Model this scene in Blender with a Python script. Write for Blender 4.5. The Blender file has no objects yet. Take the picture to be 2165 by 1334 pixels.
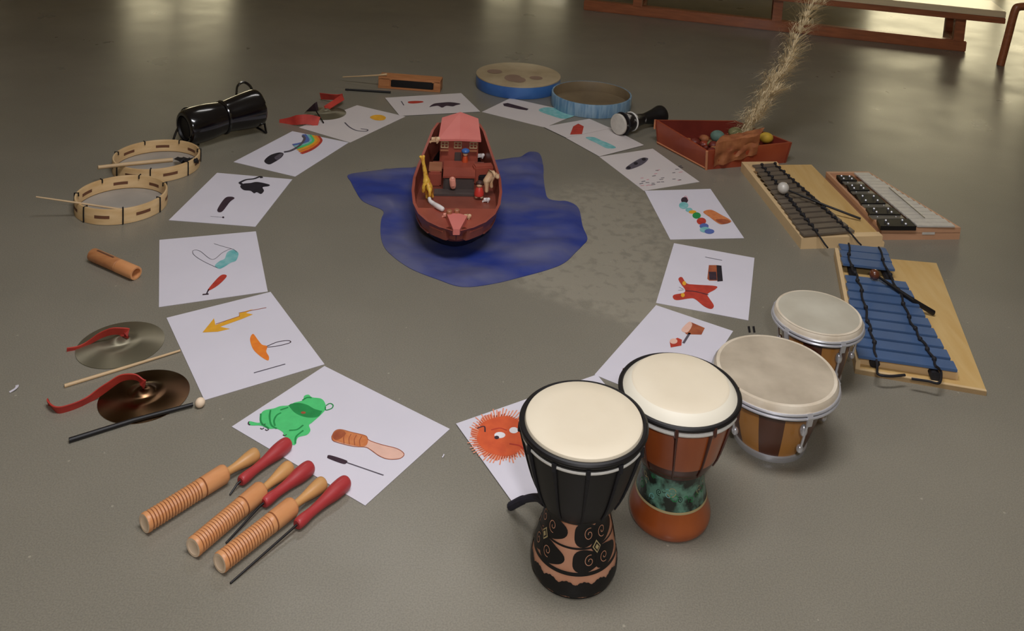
import bpy, bmesh, math, random
from mathutils import Vector, Matrix, Euler, noise
from mathutils.geometry import delaunay_2d_cdt, tessellate_polygon
random.seed(7)
PI = math.pi
scene = bpy.context.scene
col = scene.collection

# ------------------------------------------------------------------ camera
W, H = 2165, 1334
F, PITCH, ROLL = 1907.4, .1279, .0633
CX, CY = W/2 + 90.4, H/2 - 810.4
HC = 1.065
cd = bpy.data.cameras.new('camera'); cam = bpy.data.objects.new('camera', cd); col.objects.link(cam)
cd.sensor_fit = 'HORIZONTAL'; cd.sensor_width = 36; cd.lens = 36*F/W
cd.shift_x = -(CX - W/2)/W; cd.shift_y = (CY - H/2)/W
cd.clip_start = .02; cd.clip_end = 100
cp_, sp_, cr_, sr_ = math.cos(PITCH), math.sin(PITCH), math.cos(ROLL), math.sin(ROLL)
# camera axes, rolled about the line of sight
fw = Vector((0, cp_, -sp_)); up0 = Vector((0, sp_, cp_)); rt0 = Vector((1, 0, 0))
rt = rt0*cr_ + up0*sr_; up = up0*cr_ - rt0*sr_
m = Matrix((rt, up, -fw)).transposed().to_4x4(); m.translation = (0, 0, HC)
cam.matrix_world = m
scene.camera = cam

def at(x, y, z=0.0, Y=None):
    """floor (or plane z / distance Y) point seen at a place of the photograph"""
    u = (x-CX)/F; v = -(y-CY)/F
    u, v = cr_*u - sr_*v, sr_*u + cr_*v
    d = Vector((u, cp_+v*sp_, -sp_+v*cp_))
    t = (HC-z)/-d.z if Y is None else Y/d.y
    return Vector((0, 0, HC)) + d*t
def zp(pts, ox, oy, s): return [(ox+a/s, oy+b/s) for a, b in pts]

# ------------------------------------------------------------------ world, lights, exposure
scene.view_settings.view_transform = 'Standard'
scene.view_settings.look = 'None'
scene.view_settings.exposure = 0.0
scene.view_settings.gamma = 1.0
wd = bpy.data.worlds.new('world'); scene.world = wd; wd.use_nodes = True
bg = wd.node_tree.nodes['Background']; bg.inputs[0].default_value = (1.0, .84, .58, 1); bg.inputs[1].default_value = 4.8
def area(name, loc, size, power, color, target=None, sy=None):
    l = bpy.data.lights.new(name, 'AREA'); l.energy = power; l.color = color; l.size = size
    if sy: l.shape = 'RECTANGLE'; l.size_y = sy
    o = bpy.data.objects.new(name, l); col.objects.link(o); o.location = loc
    if target: o.rotation_euler = (Vector(target)-Vector(loc)).to_track_quat('-Z', 'Y').to_euler()
    return o
area('camera_flash', (.12, -.05, 1.30), .10, 11.0, (.96, .96, 1), (0, 1.7, 0))
area('ceiling_light_near', (.1, .9, 2.66), 1.3, 46, (.98, .97, 1), (.1, .9, 0), .5)
area('floor_glare_light', (-.70, 3.85, 2.66), .8, 7, (1, .97, .95), (-.5, 1.6, 0), .3)  # unseen lamp, added glare source placed and sized for the near floor

# ------------------------------------------------------------------ materials
def lin(c):
    return tuple(((v/255)/12.92 if v/255 <= .04045 else ((v/255+.055)/1.055)**2.4) for v in c)
def mat(name, c, rough=.5, metal=0.0, var=.12, scale=18.0, c2=None, bump=.0, bscale=120, coat=0, trans=0, stretch=None, thr=None, detail=4):
    m = bpy.data.materials.new(name); m.use_nodes = True; nt = m.node_tree; b = nt.nodes['Principled BSDF']
    c = lin(c); c2 = lin(c2) if c2 else tuple(v*(1-var*1.6) for v in c)
    tc = nt.nodes.new('ShaderNodeTexCoord'); src = tc.outputs['Object']
    if stretch:
        mp = nt.nodes.new('ShaderNodeMapping'); mp.inputs['Scale'].default_value = stretch
        nt.links.new(src, mp.inputs[0]); src = mp.outputs[0]
    n = nt.nodes.new('ShaderNodeTexNoise'); n.inputs['Scale'].default_value = scale; n.inputs['Detail'].default_value = detail
    nt.links.new(src, n.inputs['Vector'])
    r = nt.nodes.new('ShaderNodeValToRGB'); lo, hi = thr or (.3, .7)
    r.color_ramp.elements[0].position = lo; r.color_ramp.elements[1].position = hi
    r.color_ramp.elements[0].color = (*c2, 1); r.color_ramp.elements[1].color = (*c, 1)
    nt.links.new(n.outputs['Fac'], r.inputs[0]); nt.links.new(r.outputs[0], b.inputs['Base Color'])
    b.inputs['Roughness'].default_value = rough; b.inputs['Metallic'].default_value = metal
    b.inputs['Coat Weight'].default_value = coat; b.inputs['Coat Roughness'].default_value = .15
    if trans: b.inputs['Transmission Weight'].default_value = trans
    if bump:
        n2 = nt.nodes.new('ShaderNodeTexNoise'); n2.inputs['Scale'].default_value = bscale
        nt.links.new(src, n2.inputs['Vector'])
        bp = nt.nodes.new('ShaderNodeBump'); bp.inputs['Strength'].default_value = bump; bp.inputs['Distance'].default_value = .002
        nt.links.new(n2.outputs['Fac'], bp.inputs['Height']); nt.links.new(bp.outputs[0], b.inputs['Normal'])
    return m
M = {}
M['paper'] = mat('white_paper', (222, 217, 226), .75, var=.03, scale=6)
M['paper_far'] = mat('dimmed_far_paper', (214, 205, 202), .75, var=.03, scale=6)  # weaker, warmer light on the far sheets is mixed into this paper colour
M['wall'] = mat('painted_wall', (190, 172, 130), .8, var=.06, scale=2)
M['ceil'] = mat('ceiling_paint', (205, 198, 180), .9, var=.03, scale=2)
M['woodtrim'] = mat('varnished_brown_wood', (176, 104, 64), .4, var=.2, scale=10, stretch=(1, 8, 8), coat=.3)
M['benchtop'] = mat('pale_bench_wood', (235, 215, 175), .35, var=.06, scale=8, stretch=(1, 8, 8), coat=.4)
M['black'] = mat('black_paint', (17, 13, 15), .5, var=.2)
M['black_gloss'] = mat('black_gloss', (18, 15, 18), .16, var=.2, coat=.6)
M['black_cord'] = mat('black_cord', (28, 26, 32), .7, var=.3, scale=200)
M['skin'] = mat('cream_drum_skin', (232, 220, 196), .55, c2=(222, 208, 182), scale=7)
M['skin_edge'] = mat('pale_skin_edge', (236, 228, 208), .5, var=.03, scale=9)
M['skin_worn'] = mat('worn_grey_skin', (196, 182, 160), .6, c2=(160, 146, 126), scale=13, detail=6)
M['skin_worn2'] = mat('worn_pale_skin', (196, 190, 172), .6, c2=(176, 168, 150), scale=11, detail=6)
M['skin_rim'] = mat('skin_rim', (226, 214, 194), .5, c2=(200, 184, 160), scale=24)
M['djwood'] = mat('orange_brown_varnish', (178, 92, 42), .28, c2=(136, 60, 26), scale=12, stretch=(1, 1, .25), coat=.5)
M['djdark'] = mat('dark_stained_varnish', (84, 36, 24), .3, var=.3, scale=14, coat=.4)
M['terracotta'] = mat('carved_terracotta', (216, 160, 130), .6, c2=(196, 136, 104), scale=30)
M['white_cord'] = mat('white_cord', (232, 228, 220), .6, var=.06, scale=120)
M['chrome'] = mat('chrome_steel', (222, 222, 228), .3, .6, var=.05)
M['bongo_light'] = mat('honey_wood', (214, 148, 72), .3, var=.14, scale=14, stretch=(1, 1, .3), coat=.5)
M['bongo_dark'] = mat('walnut_wood', (104, 56, 34), .3, var=.2, scale=14, stretch=(1, 1, .3), coat=.5)
M['gwood'] = mat('guiro_wood', (226, 164, 112), .42, c2=(208, 140, 88), scale=10, stretch=(1, 1, 6))
M['gwood_dark'] = mat('guiro_groove', (160, 96, 52), .6, var=.2, scale=30)
M['gend'] = mat('guiro_end_grain', (250, 224, 194), .6, var=.06, scale=40)
M['ghandle'] = mat('guiro_handle_wood', (212, 158, 98), .4, var=.14, scale=12)
M['redhandle'] = mat('red_lacquer', (180, 58, 60), .5, c2=(166, 48, 50), scale=16, coat=.15)
M['red_strap'] = mat('red_leather', (196, 66, 52), .6, c2=(168, 46, 38), scale=30)
M['brass'] = mat('dark_brass', (126, 98, 70), .26, 1.0, c2=(84, 60, 46), scale=6)
M['brass2'] = mat('pale_brass', (150, 144, 122), .42, .7, c2=(130, 122, 102), scale=6)
M['palewood'] = mat('pale_wood', (216, 184, 140), .5, var=.12, scale=14, bump=.1)
M['tamwood'] = mat('tambourine_wood', (228, 196, 148), .45, c2=(208, 170, 118), scale=16, stretch=(1, 1, 4))
M['tamskin'] = mat('grey_tambourine_skin', (178, 171, 161), .55, c2=(158, 151, 142), scale=8)
M['slot'] = mat('slot_brown', (118, 76, 52), .7)
M['blockwood'] = mat('block_wood', (196, 136, 88), .45, c2=(176, 112, 68), scale=14, stretch=(1, 6, 6))
M['blue_shell'] = mat('blue_shell', (72, 120, 184), .4, c2=(48, 92, 160), scale=9, coat=.3)
M['blue_pale'] = mat('pale_blue_shell', (140, 168, 188), .4, c2=(96, 134, 166), scale=30, stretch=(3, 3, .3), thr=(.4, .6))
M['oceanskin'] = mat('ocean_skin', (190, 172, 140), .5, c2=(160, 140, 108), scale=9)
M['oceanpic'] = mat('ocean_skin_mark', (150, 122, 104), .5, var=.1)
M['drum_in'] = mat('drum_inside', (138, 120, 92), .5, c2=(108, 92, 70), scale=7)
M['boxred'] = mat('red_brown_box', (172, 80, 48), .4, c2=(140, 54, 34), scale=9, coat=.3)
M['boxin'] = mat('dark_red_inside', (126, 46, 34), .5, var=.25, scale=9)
M['boxtrim'] = mat('box_edge', (206, 136, 96), .45, var=.1)
M['crumple'] = mat('tan_crumpled_paper', (176, 112, 68), .7, c2=(142, 78, 46), scale=30, bump=.4, bscale=60)
M['straw'] = mat('straw', (246, 226, 184), .8, var=.15, scale=30)
M['yellow'] = mat('yellow_felt', (204, 166, 52), .7, var=.12)
M['teal'] = mat('teal_felt', (104, 132, 118), .7, var=.2, scale=40)
M['olive'] = mat('olive_felt', (132, 130, 84), .7, var=.2, scale=40)
M['orange'] = mat('orange_felt', (200, 112, 44), .7, var=.12)
M['xwood'] = mat('xylophone_board', (218, 184, 124), .42, c2=(208, 168, 104), scale=8, stretch=(6, .8, 1), coat=.2)
M['xedge'] = mat('xylophone_edge', (230, 198, 150), .45, var=.08, scale=10)
M['xpink'] = mat('pinkish_wood', (208, 158, 122), .45, var=.08, scale=10)
M['metalbar'] = mat('dull_metal_bar', (128, 116, 102), .38, .3, var=.1)
M['bluebar'] = mat('blue_metal_bar', (76, 104, 146), .4, .1, var=.08, coat=.2)
M['whitebar'] = mat('white_metal_bar', (212, 206, 196), .4, .1, var=.08, scale=60)
M['greybar'] = mat('grey_metal_bar', (156, 150, 136), .35, .5, var=.08)
M['boatred'] = mat('brown_red_plastic', (138, 72, 56), .4, c2=(116, 58, 45), scale=14)
M['boatlight'] = mat('faded_red_plastic', (162, 80, 62), .42, c2=(144, 68, 53), scale=14)
M['roof'] = mat('pink_red_roof', (222, 128, 118), .5, c2=(212, 116, 108), scale=10)
M['hullblack'] = mat('black_hull', (26, 24, 28), .4, var=.2)
M['deckgrey'] = mat('dark_grey_panel', (82, 70, 66), .5, var=.15)
M['tan'] = mat('tan_plastic', (170, 112, 80), .45, var=.1)
M['winwhite'] = mat('cream_window_frame', (192, 168, 128), .5, var=.1)
M['toyyellow'] = mat('yellow_toy_plastic', (232, 184, 72), .4, c2=(206, 140, 52), scale=90, thr=(.42, .5))
M['toywhite'] = mat('white_toy_plastic', (232, 224, 220), .4, var=.05)
M['toycream'] = mat('cream_toy_plastic', (226, 196, 158), .4, c2=(206, 160, 120), scale=60)
M['toypink'] = mat('pink_toy_plastic', (236, 160, 138), .4, var=.06)
M['toyred'] = mat('red_toy_plastic', (214, 64, 54), .4, var=.1)
M['toyblue'] = mat('blue_toy_plastic', (66, 112, 180), .35, var=.1)
M['toyhair'] = mat('dark_toy_hair', (70, 40, 32), .6, var=.2)
M['toyorange'] = mat('orange_toy_plastic', (206, 84, 44), .4, var=.1)
M['cloth'] = mat('blue_silk', (38, 56, 134), .5, c2=(92, 94, 128), scale=4.5, bump=.5, bscale=26, detail=9, thr=(.36, .60), stretch=(.8, 1.6, 1))
M['frame'] = mat('window_frame_wood', (92, 66, 44), .5, var=.1)
# floor: grey-green linoleum, paler mottled patch, small pale specks
def floor_material():
    m = bpy.data.materials.new('grey_green_linoleum'); m.use_nodes = True; nt = m.node_tree; N = nt.nodes; L = nt.links; b = N['Principled BSDF']
    tc = N.new('ShaderNodeTexCoord')
    def ntex(scale, det=4, vec=None, dist=0):
        n = N.new('ShaderNodeTexNoise'); n.inputs['Scale'].default_value = scale; n.inputs['Detail'].default_value = det; n.inputs['Distortion'].default_value = dist
        L.new(vec or tc.outputs['Object'], n.inputs['Vector']); return n.outputs['Fac']
    def ramp(src, a, b_, ca, cb):
        r = N.new('ShaderNodeValToRGB'); e = r.color_ramp.elements; e[0].position = a; e[1].position = b_; e[0].color = (*ca, 1); e[1].color = (*cb, 1)
        L.new(src, r.inputs[0]); return r.outputs[0]
    def mix(f, a, b_):
        x = N.new('ShaderNodeMix'); x.data_type = 'RGBA'; L.new(f, x.inputs[0]); L.new(a, x.inputs[6]); L.new(b_, x.inputs[7]); return x.outputs[2]
    def mth(op, a, b_=None, c=None):
        x = N.new('ShaderNodeMath'); x.operation = op
        for i, v in enumerate((a, b_, c)):
            if v is None: continue
            if isinstance(v, (int, float)): x.inputs[i].default_value = v
            else: L.new(v, x.inputs[i])
        x.use_clamp = False
        return x.outputs[0]
    base = ramp(ntex(1.6, 5), .3, .7, lin((126, 121, 108)), lin((140, 134, 120)))
    fine = ramp(ntex(420, 2), .35, .65, (.86, .86, .86), (1.1, 1.1, 1.1))
    mu = N.new('ShaderNodeMix'); mu.data_type = 'RGBA'; mu.blend_type = 'MULTIPLY'; mu.inputs[0].default_value = 1
    L.new(base, mu.inputs[6]); L.new(fine, mu.inputs[7]); c = mu.outputs[2]
    # paler mottled patch beside the cloth
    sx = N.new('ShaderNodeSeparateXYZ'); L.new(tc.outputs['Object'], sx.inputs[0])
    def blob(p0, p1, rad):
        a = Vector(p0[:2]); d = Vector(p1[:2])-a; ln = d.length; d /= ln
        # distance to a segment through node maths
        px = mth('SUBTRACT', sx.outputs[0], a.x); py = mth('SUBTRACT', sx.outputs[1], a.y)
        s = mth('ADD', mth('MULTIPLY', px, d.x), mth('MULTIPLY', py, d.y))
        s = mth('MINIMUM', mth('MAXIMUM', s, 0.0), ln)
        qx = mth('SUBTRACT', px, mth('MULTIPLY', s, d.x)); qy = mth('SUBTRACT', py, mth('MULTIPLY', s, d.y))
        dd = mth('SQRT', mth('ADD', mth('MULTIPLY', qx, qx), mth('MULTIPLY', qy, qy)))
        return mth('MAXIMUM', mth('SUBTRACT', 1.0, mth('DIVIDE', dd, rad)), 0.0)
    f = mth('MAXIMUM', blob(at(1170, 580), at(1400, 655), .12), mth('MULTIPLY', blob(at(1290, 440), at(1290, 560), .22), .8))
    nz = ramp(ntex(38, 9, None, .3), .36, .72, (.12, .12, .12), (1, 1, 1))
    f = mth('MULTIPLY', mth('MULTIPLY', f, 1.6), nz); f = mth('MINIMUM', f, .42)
    pale_tone = N.new('ShaderNodeRGB'); pale_tone.outputs[0].default_value = (*lin((176, 168, 150)), 1)
    c = mix(f, c, pale_tone.outputs[0])
    v = N.new('ShaderNodeTexVoronoi'); v.inputs['Scale'].default_value = 13; L.new(tc.outputs['Object'], v.inputs['Vector'])
    v.inputs['Scale'].default_value = 22
    sp = mth('MULTIPLY', mth('LESS_THAN', v.outputs['Distance'], .045), mth('GREATER_THAN', ntex(2.4), .50))
    c = mix(mth('MULTIPLY', sp, .6), c, pale_tone.outputs[0])
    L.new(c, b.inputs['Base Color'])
    rg = ramp(ntex(5, 5), .3, .7, (.27, .27, .27), (.36, .36, .36)); L.new(rg, b.inputs['Roughness'])
    b.inputs['Specular IOR Level'].default_value = .5
    bp = N.new('ShaderNodeBump'); bp.inputs['Strength'].default_value = .12; bp.inputs['Distance'].default_value = .001
    L.new(ntex(160, 3), bp.inputs['Height']); L.new(bp.outputs[0], b.inputs['Normal'])
    return m
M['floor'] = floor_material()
def glass_material():
    m = bpy.data.materials.new('window_glass'); m.use_nodes = True; nt = m.node_tree; N = nt.nodes; N.remove(N['Principled BSDF'])
    t = N.new('ShaderNodeBsdfTransparent'); t.inputs[0].default_value = (.92, .94, .90, 1)
    g = N.new('ShaderNodeBsdfGlossy'); g.inputs['Roughness'].default_value = .03
    n = N.new('ShaderNodeTexNoise'); n.inputs['Scale'].default_value = 3
    r = N.new('ShaderNodeMapRange'); r.inputs[3].default_value = .05; r.inputs[4].default_value = .09; nt.links.new(n.outputs['Fac'], r.inputs[0])
    x = N.new('ShaderNodeMixShader'); nt.links.new(r.outputs[0], x.inputs[0]); nt.links.new(t.outputs[0], x.inputs[1]); nt.links.new(g.outputs[0], x.inputs[2])
    nt.links.new(x.outputs[0], N['Material Output'].inputs[0]); return m
M['glass'] = glass_material()

# ------------------------------------------------------------------ helpers
def tag(o, label=None, cat=None, group=None, kind=None):
    if label: o['label'] = label
    if cat: o['category'] = cat
    if group: o['group'] = group
    if kind: o['kind'] = kind
    return o
def empty(name, loc, rz=0, label=None, cat=None, group=None):
    o = bpy.data.objects.new(name, None); col.objects.link(o); o.empty_display_size = .03
    o.location = loc; o.rotation_euler = (0, 0, rz)
    return tag(o, label, cat, group)
def mw(o):
    m = Matrix.Translation(o.location) @ o.rotation_euler.to_matrix().to_4x4()
    return mw(o.parent) @ m if o.parent else m
class MB:
    """collects shapes; build() links them as one mesh object"""
    def __init__(s, T=None): s.v = []; s.f = []; s.mi = []; s.mats = []; s.T = T or Matrix.Identity(4)
    def m(s, name):
        if name not in s.mats: s.mats.append(name)
        return s.mats.index(name)
    def add(s, vs, fs, mt):
        k = len(s.v); i = s.m(mt)
        s.v += [s.T @ Vector(p) for p in vs]; s.f += [tuple(k+j for j in f) for f in fs]; s.mi += [i]*len(fs)
    def box(s, c, size, mt, R=None, taper=None):
        a, b, h = size[0]/2, size[1]/2, size[2]/2; t = taper or (1, 1)
        vs = [Vector((x*a*(t[0] if z > 0 else 1), y*b*(t[1] if z > 0 else 1), z*h)) for z in (-1, 1) for y in (-1, 1) for x in (-1, 1)]
        # bevelled box: small chamfer through bmesh
        bm = bmesh.new(); bv = [bm.verts.new(p) for p in vs]
        for q in ((0, 2, 3, 1), (4, 5, 7, 6), (0, 1, 5, 4), (1, 3, 7, 5), (3, 2, 6, 7), (2, 0, 4, 6)): bm.faces.new([bv[j] for j in q])
        w = min(size)*.12
        bmesh.ops.bevel(bm, geom=bm.edges[:], offset=min(w, .004), segments=2, affect='EDGES')
        bm.verts.index_update()
        R = R or Matrix.Identity(3); c = Vector(c)
        s.add([c + R @ p.co for p in bm.verts], [[q.index for q in f.verts] for f in bm.faces], mt); bm.free()
    def rev(s, prof, mts, c=(0, 0, 0), seg=48, R=None, a0=0, a1=2*PI, close=None):
        """lathe around local z. prof = [(z, r)], mts = name or list per span"""
        R = R or Matrix.Identity(3); c = Vector(c); full = abs(a1-a0-2*PI) < 1e-6; n = seg if full else seg+1
        vs = []
        for z, r in prof:
            for k in range(n):
                a = a0+(a1-a0)*k/seg; vs.append(c + R @ Vector((r*math.cos(a), r*math.sin(a), z)))
        for i in range(len(prof)-1):
            fs = []
            for k in range(seg):
                k2 = (k+1) % n
                fs.append((i*n+k, i*n+k2, (i+1)*n+k2, (i+1)*n+k))
            mt = mts if isinstance(mts, str) else mts[i]
            s._addshared(vs, fs, mt, i == 0)
        return s
    def _addshared(s, vs, fs, mt, first):
        if first: s._k = len(s.v); s.v += [s.T @ Vector(p) for p in vs]
        i = s.m(mt); s.f += [tuple(s._k+j for j in f) for f in fs]; s.mi += [i]*len(fs)
    def tube(s, pts, r, mt, seg=10, caps=True):
        pts = [Vector(p) for p in pts]; n = len(pts); rs = r if isinstance(r, (list, tuple)) else [r]*n
        vs = []; fs = []; prev = None
        for i, p in enumerate(pts):
            d = (pts[min(i+1, n-1)]-pts[max(i-1, 0)]).normalized()
            if prev is None:
                x = d.orthogonal().normalized()
            else:
                x = (prev - d*prev.dot(d)).normalized()
            prev = x; y = d.cross(x)
            for k in range(seg):
                a = 2*PI*k/seg; vs.append(p+(x*math.cos(a)+y*math.sin(a))*rs[i])
        for i in range(n-1):
            for k in range(seg):
                fs.append((i*seg+k, i*seg+(k+1) % seg, (i+1)*seg+(k+1) % seg, (i+1)*seg+k))
        if caps: fs.append(tuple(range(seg))[::-1]); fs.append(tuple((n-1)*seg+k for k in range(seg)))
        s.add(vs, fs, mt)
    def ball(s, c, r, mt, seg=20, sc=(1, 1, 1), R=None):
        prof = [(-r*math.cos(PI*k/12)*sc[2], max(r*math.sin(PI*k/12), 1e-5)) for k in range(13)]
        R = R or Matrix.Identity(3)
        s.rev(prof, mt, c, seg, R @ Matrix.Diagonal((sc[0], sc[1], 1)))
    def poly(s, pts, z, mt):
        tr = tessellate_polygon([[Vector((p[0], p[1], 0)) for p in pts]])
        fs = []
        for t in tr:
            a, b, c = [Vector((pts[j][0], pts[j][1])) for j in t]
            fs.append(t if (b-a).cross(c-a) > 0 else t[::-1])
        s.add([(p[0], p[1], z) for p in pts], fs, mt)
    def line(s, pts, w, z, mt):
        pts = [Vector((p[0], p[1])) for p in pts]; n = len(pts); vs = []; fs = []
        for i, p in enumerate(pts):
            d = (pts[min(i+1, n-1)]-pts[max(i-1, 0)]).normalized(); q = Vector((-d.y, d.x))*w/2
            vs += [(p.x+q.x, p.y+q.y, z), (p.x-q.x, p.y-q.y, z)]
        for i in range(n-1): fs.append((2*i+1, 2*i+3, 2*i+2, 2*i))
        s.add(vs, fs, mt)
    def ribbon3(s, pts, w, side, th, mt):
        """thick strap along pts, width direction(s) side"""
        pts = [Vector(p) for p in pts]; n = len(pts); vs = []; fs = []
        for i, p in enumerate(pts):
            d = (pts[min(i+1, n-1)]-pts[max(i-1, 0)]).normalized()
            sd = (Vector(side[i]) if isinstance(side, list) else Vector(side)); sd = (sd-d*sd.dot(d)).normalized(); up = sd.cross(d)
            ww = w[i] if isinstance(w, list) else w
            vs += [p+sd*ww/2+up*th/2, p-sd*ww/2+up*th/2, p-sd*ww/2-up*th/2, p+sd*ww/2-up*th/2]
        for i in range(n-1):
            for k in range(4): fs.append((4*i+k, 4*i+(k+1) % 4, 4*i+4+(k+1) % 4, 4*i+4+k))
        fs += [(3, 2, 1, 0), (4*n-4, 4*n-3, 4*n-2, 4*n-1)]
        s.add(vs, fs, mt)
    def prism(s, pts, z0, z1, mt, mt_side=None):
        n = len(pts); tr = tessellate_polygon([[Vector((p[0], p[1], 0)) for p in pts]])
        s.add([(p[0], p[1], z1) for p in pts], [tuple(t) for t in tr], mt)
        s.add([(p[0], p[1], z0) for p in pts], [tuple(t)[::-1] for t in tr], mt_side or mt)
        s.add([(p[0], p[1], z0) for p in pts]+[(p[0], p[1], z1) for p in pts], [(i, (i+1) % n, n+(i+1) % n, n+i) for i in range(n)], mt_side or mt)
    def build(s, name, parent=None, smooth=True, world=False, angle=35):
        vs = s.v
        if parent is not None and world:
            inv = mw(parent).inverted(); vs = [inv @ p for p in vs]
        me = bpy.data.meshes.new(name); me.from_pydata(vs, [], s.f)
        for n_ in s.mats: me.materials.append(M[n_])
        me.polygons.foreach_set('material_index', s.mi)
        bm = bmesh.new(); bm.from_mesh(me); bmesh.ops.recalc_face_normals(bm, faces=bm.faces); bm.to_mesh(me); bm.free()
        if smooth:
            me.shade_smooth()
            if hasattr(me, 'set_sharp_from_angle'): me.set_sharp_from_angle(angle=math.radians(angle))
        me.update()
        o = bpy.data.objects.new(name, me); col.objects.link(o)
        if parent is not None: o.parent = parent
        return o
def rebase(o, base):
    """move a top-level mesh's origin to its base without moving the mesh"""
    b = Vector(base); o.data.transform(Matrix.Translation(-b)); o.location = b; return o
def frameZ(d):
    """rotation whose local z points along d"""
    return Vector(d).to_track_quat('Z', 'Y').to_matrix()
def frameX(d):
    return Vector(d).to_track_quat('X', 'Z').to_matrix()
def copy_tree(o, parent=None):
    c = o.copy(); col.objects.link(c); c.parent = parent
    for ch in list(o.children): copy_tree(ch, c)
    return c
def arc(p, n=24):
    """smooth open curve through p (Catmull-Rom)"""
    p = [Vector(q) for q in p]; out = []
    q = [p[0]*2-p[1]]+p+[p[-1]*2-p[-2]]
    for i in range(1, len(q)-2):
        for k in range(n):
            t = k/n; a, b, c, d = q[i-1:i+3]
            out.append(.5*((2*b)+(c-a)*t+(2*a-5*b+4*c-d)*t*t+(3*b-a-3*c+d)*t**3))
    out.append(p[-1]); return out
def closed(p, n=6):
    p = [Vector(q) for q in p]; m_ = len(p); out = []
    for i in range(m_):
        a, b, c, d = p[(i-1) % m_], p[i], p[(i+1) % m_], p[(i+2) % m_]
        for k in range(n):
            t = k/n; out.append(.5*((2*b)+(c-a)*t+(2*a-5*b+4*c-d)*t*t+(3*b-a-3*c+d)*t**3))
    return out


# ------------------------------------------------------------------ the room
X0, X1, Y0, Y1, ZC = -4.2, 4.6, -1.8, 6.6, 2.7
def structure(name, mb): return tag(mb.build(name, smooth=False), kind='structure')
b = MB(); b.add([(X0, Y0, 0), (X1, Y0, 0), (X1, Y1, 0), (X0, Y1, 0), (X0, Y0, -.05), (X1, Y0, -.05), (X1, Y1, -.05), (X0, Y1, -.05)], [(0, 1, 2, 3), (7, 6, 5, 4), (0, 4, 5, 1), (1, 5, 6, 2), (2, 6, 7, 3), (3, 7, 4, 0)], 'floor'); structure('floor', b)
b = MB(); b.box(((X0+X1)/2, (Y0+Y1)/2, ZC+.05), (X1-X0, Y1-Y0, .1), 'ceil'); structure('ceiling', b)
b = MB(); b.box((X0-.05, (Y0+Y1)/2, ZC/2), (.1, Y1-Y0, ZC), 'wall'); structure('wall_left', b)
b = MB(); b.box((X1+.05, (Y0+Y1)/2, ZC/2), (.1, Y1-Y0, ZC), 'wall'); structure('wall_right', b)
b = MB(); b.box(((X0+X1)/2, Y0-.05, ZC/2), (X1-X0, .1, ZC), 'wall'); structure('wall_front', b)
# back wall with tall windows: x spans, sill, head
def colx(px): # where a column of the floor reflection meets the back wall
    a = at(px, 0); return a.x*Y1/a.y
WINS = [(colx(245), colx(492), .02, .62, 1), (colx(1015), colx(1207), .02, .30, 1), (colx(1835), colx(2235), .02, 1.12, 1)]
b = MB(); xs = X0
for x0, x1, z0, z1, nm in WINS:
    b.box(((xs+x0)/2, Y1+.06, ZC/2), (x0-xs, .12, ZC), 'wall')
    b.box(((x0+x1)/2, Y1+.06, z0/2), (x1-x0, .12, z0), 'wall'); b.box(((x0+x1)/2, Y1+.06, (z1+ZC)/2), (x1-x0, .12, ZC-z1), 'wall'); xs = x1
b.box(((xs+X1)/2, Y1+.06, ZC/2), (X1-xs, .12, ZC), 'wall'); structure('wall_back', b)
for i, (x0, x1, z0, z1, nm) in enumerate(WINS):
    b = MB(); t = .035
    b.box(((x0+x1)/2, Y1+.06, z0+t/2), (x1-x0, .06, t), 'frame'); b.box(((x0+x1)/2, Y1+.06, z1-t/2), (x1-x0, .06, t), 'frame')
    b.box((x0+t/2, Y1+.06, (z0+z1)/2), (t, .06, z1-z0), 'frame'); b.box((x1-t/2, Y1+.06, (z0+z1)/2), (t, .06, z1-z0), 'frame')
    xm = (x0+x1)/2 if i < 2 else x0+(x1-x0)*.72
    b.box((xm, Y1+.06, (z0+z1)/2), (.06, .06, z1-z0), 'frame')
    w = structure('window_%d' % (i+1), b)
    g = MB(); g.box(((x0+x1)/2, Y1+.075, (z0+z1)/2), (x1-x0-.02, .006, z1-z0-.02), 'glass'); go = g.build('glass_pane', w, smooth=False)
b = MB(); b.box((X0+.008, (Y0+Y1)/2, .04), (.016, Y1-Y0, .08), 'frame'); structure('baseboard_left', b)
b = MB(); b.box((X1-.008, (Y0+Y1)/2, .04), (.016, Y1-Y0, .08), 'frame'); structure('baseboard_right', b)

# ------------------------------------------------------------------ bench and chair at the back
yl = at(2022, 108).y
L2 = at(2022, 106); L1 = at(1640, 64); dirv = (L2-L1); dirv.z = 0; dirv.normalize()
ang = math.atan2(dirv.y, dirv.x)
seatz = at(2028, 26, Y=L2.y).z
bo = empty('wooden_bench', (L1+L2)/2, ang, 'long low wooden bench with pale top and brown floor rail against back windows', 'bench')
half = (L2-L1).length/2
ext_ = 1.05
b = MB(); b.box((-ext_/2+.02, 0, .028), (2*half+ext_+.04, .05, .056), 'woodtrim'); b.build('floor_rail', bo)
b = MB(); b.box((-ext_/2+.12, .1, seatz+.018), (2*half+ext_+.16, .30, .036), 'benchtop'); b.build('seat', bo)
b = MB(); b.box((-ext_/2+.12, -.045, seatz-.012), (2*half+ext_+.16, .02, .03), 'woodtrim'); b.build('seat_rail', bo)
for x in (half, -half, -half-.75):
    b = MB(); b.box((x, 0, (seatz+.05)/2), (.05, .055, seatz-.05), 'woodtrim'); b.build('leg', bo)
for x in (half, -half, -half-.75):
    b = MB(); b.box((x, .13, .028), (.05, .22, .056), 'woodtrim'); b.build('foot', bo)
    b = MB(); b.box((x, .22, seatz/2), (.05, .045, seatz), 'woodtrim'); b.build('leg', bo)
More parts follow.
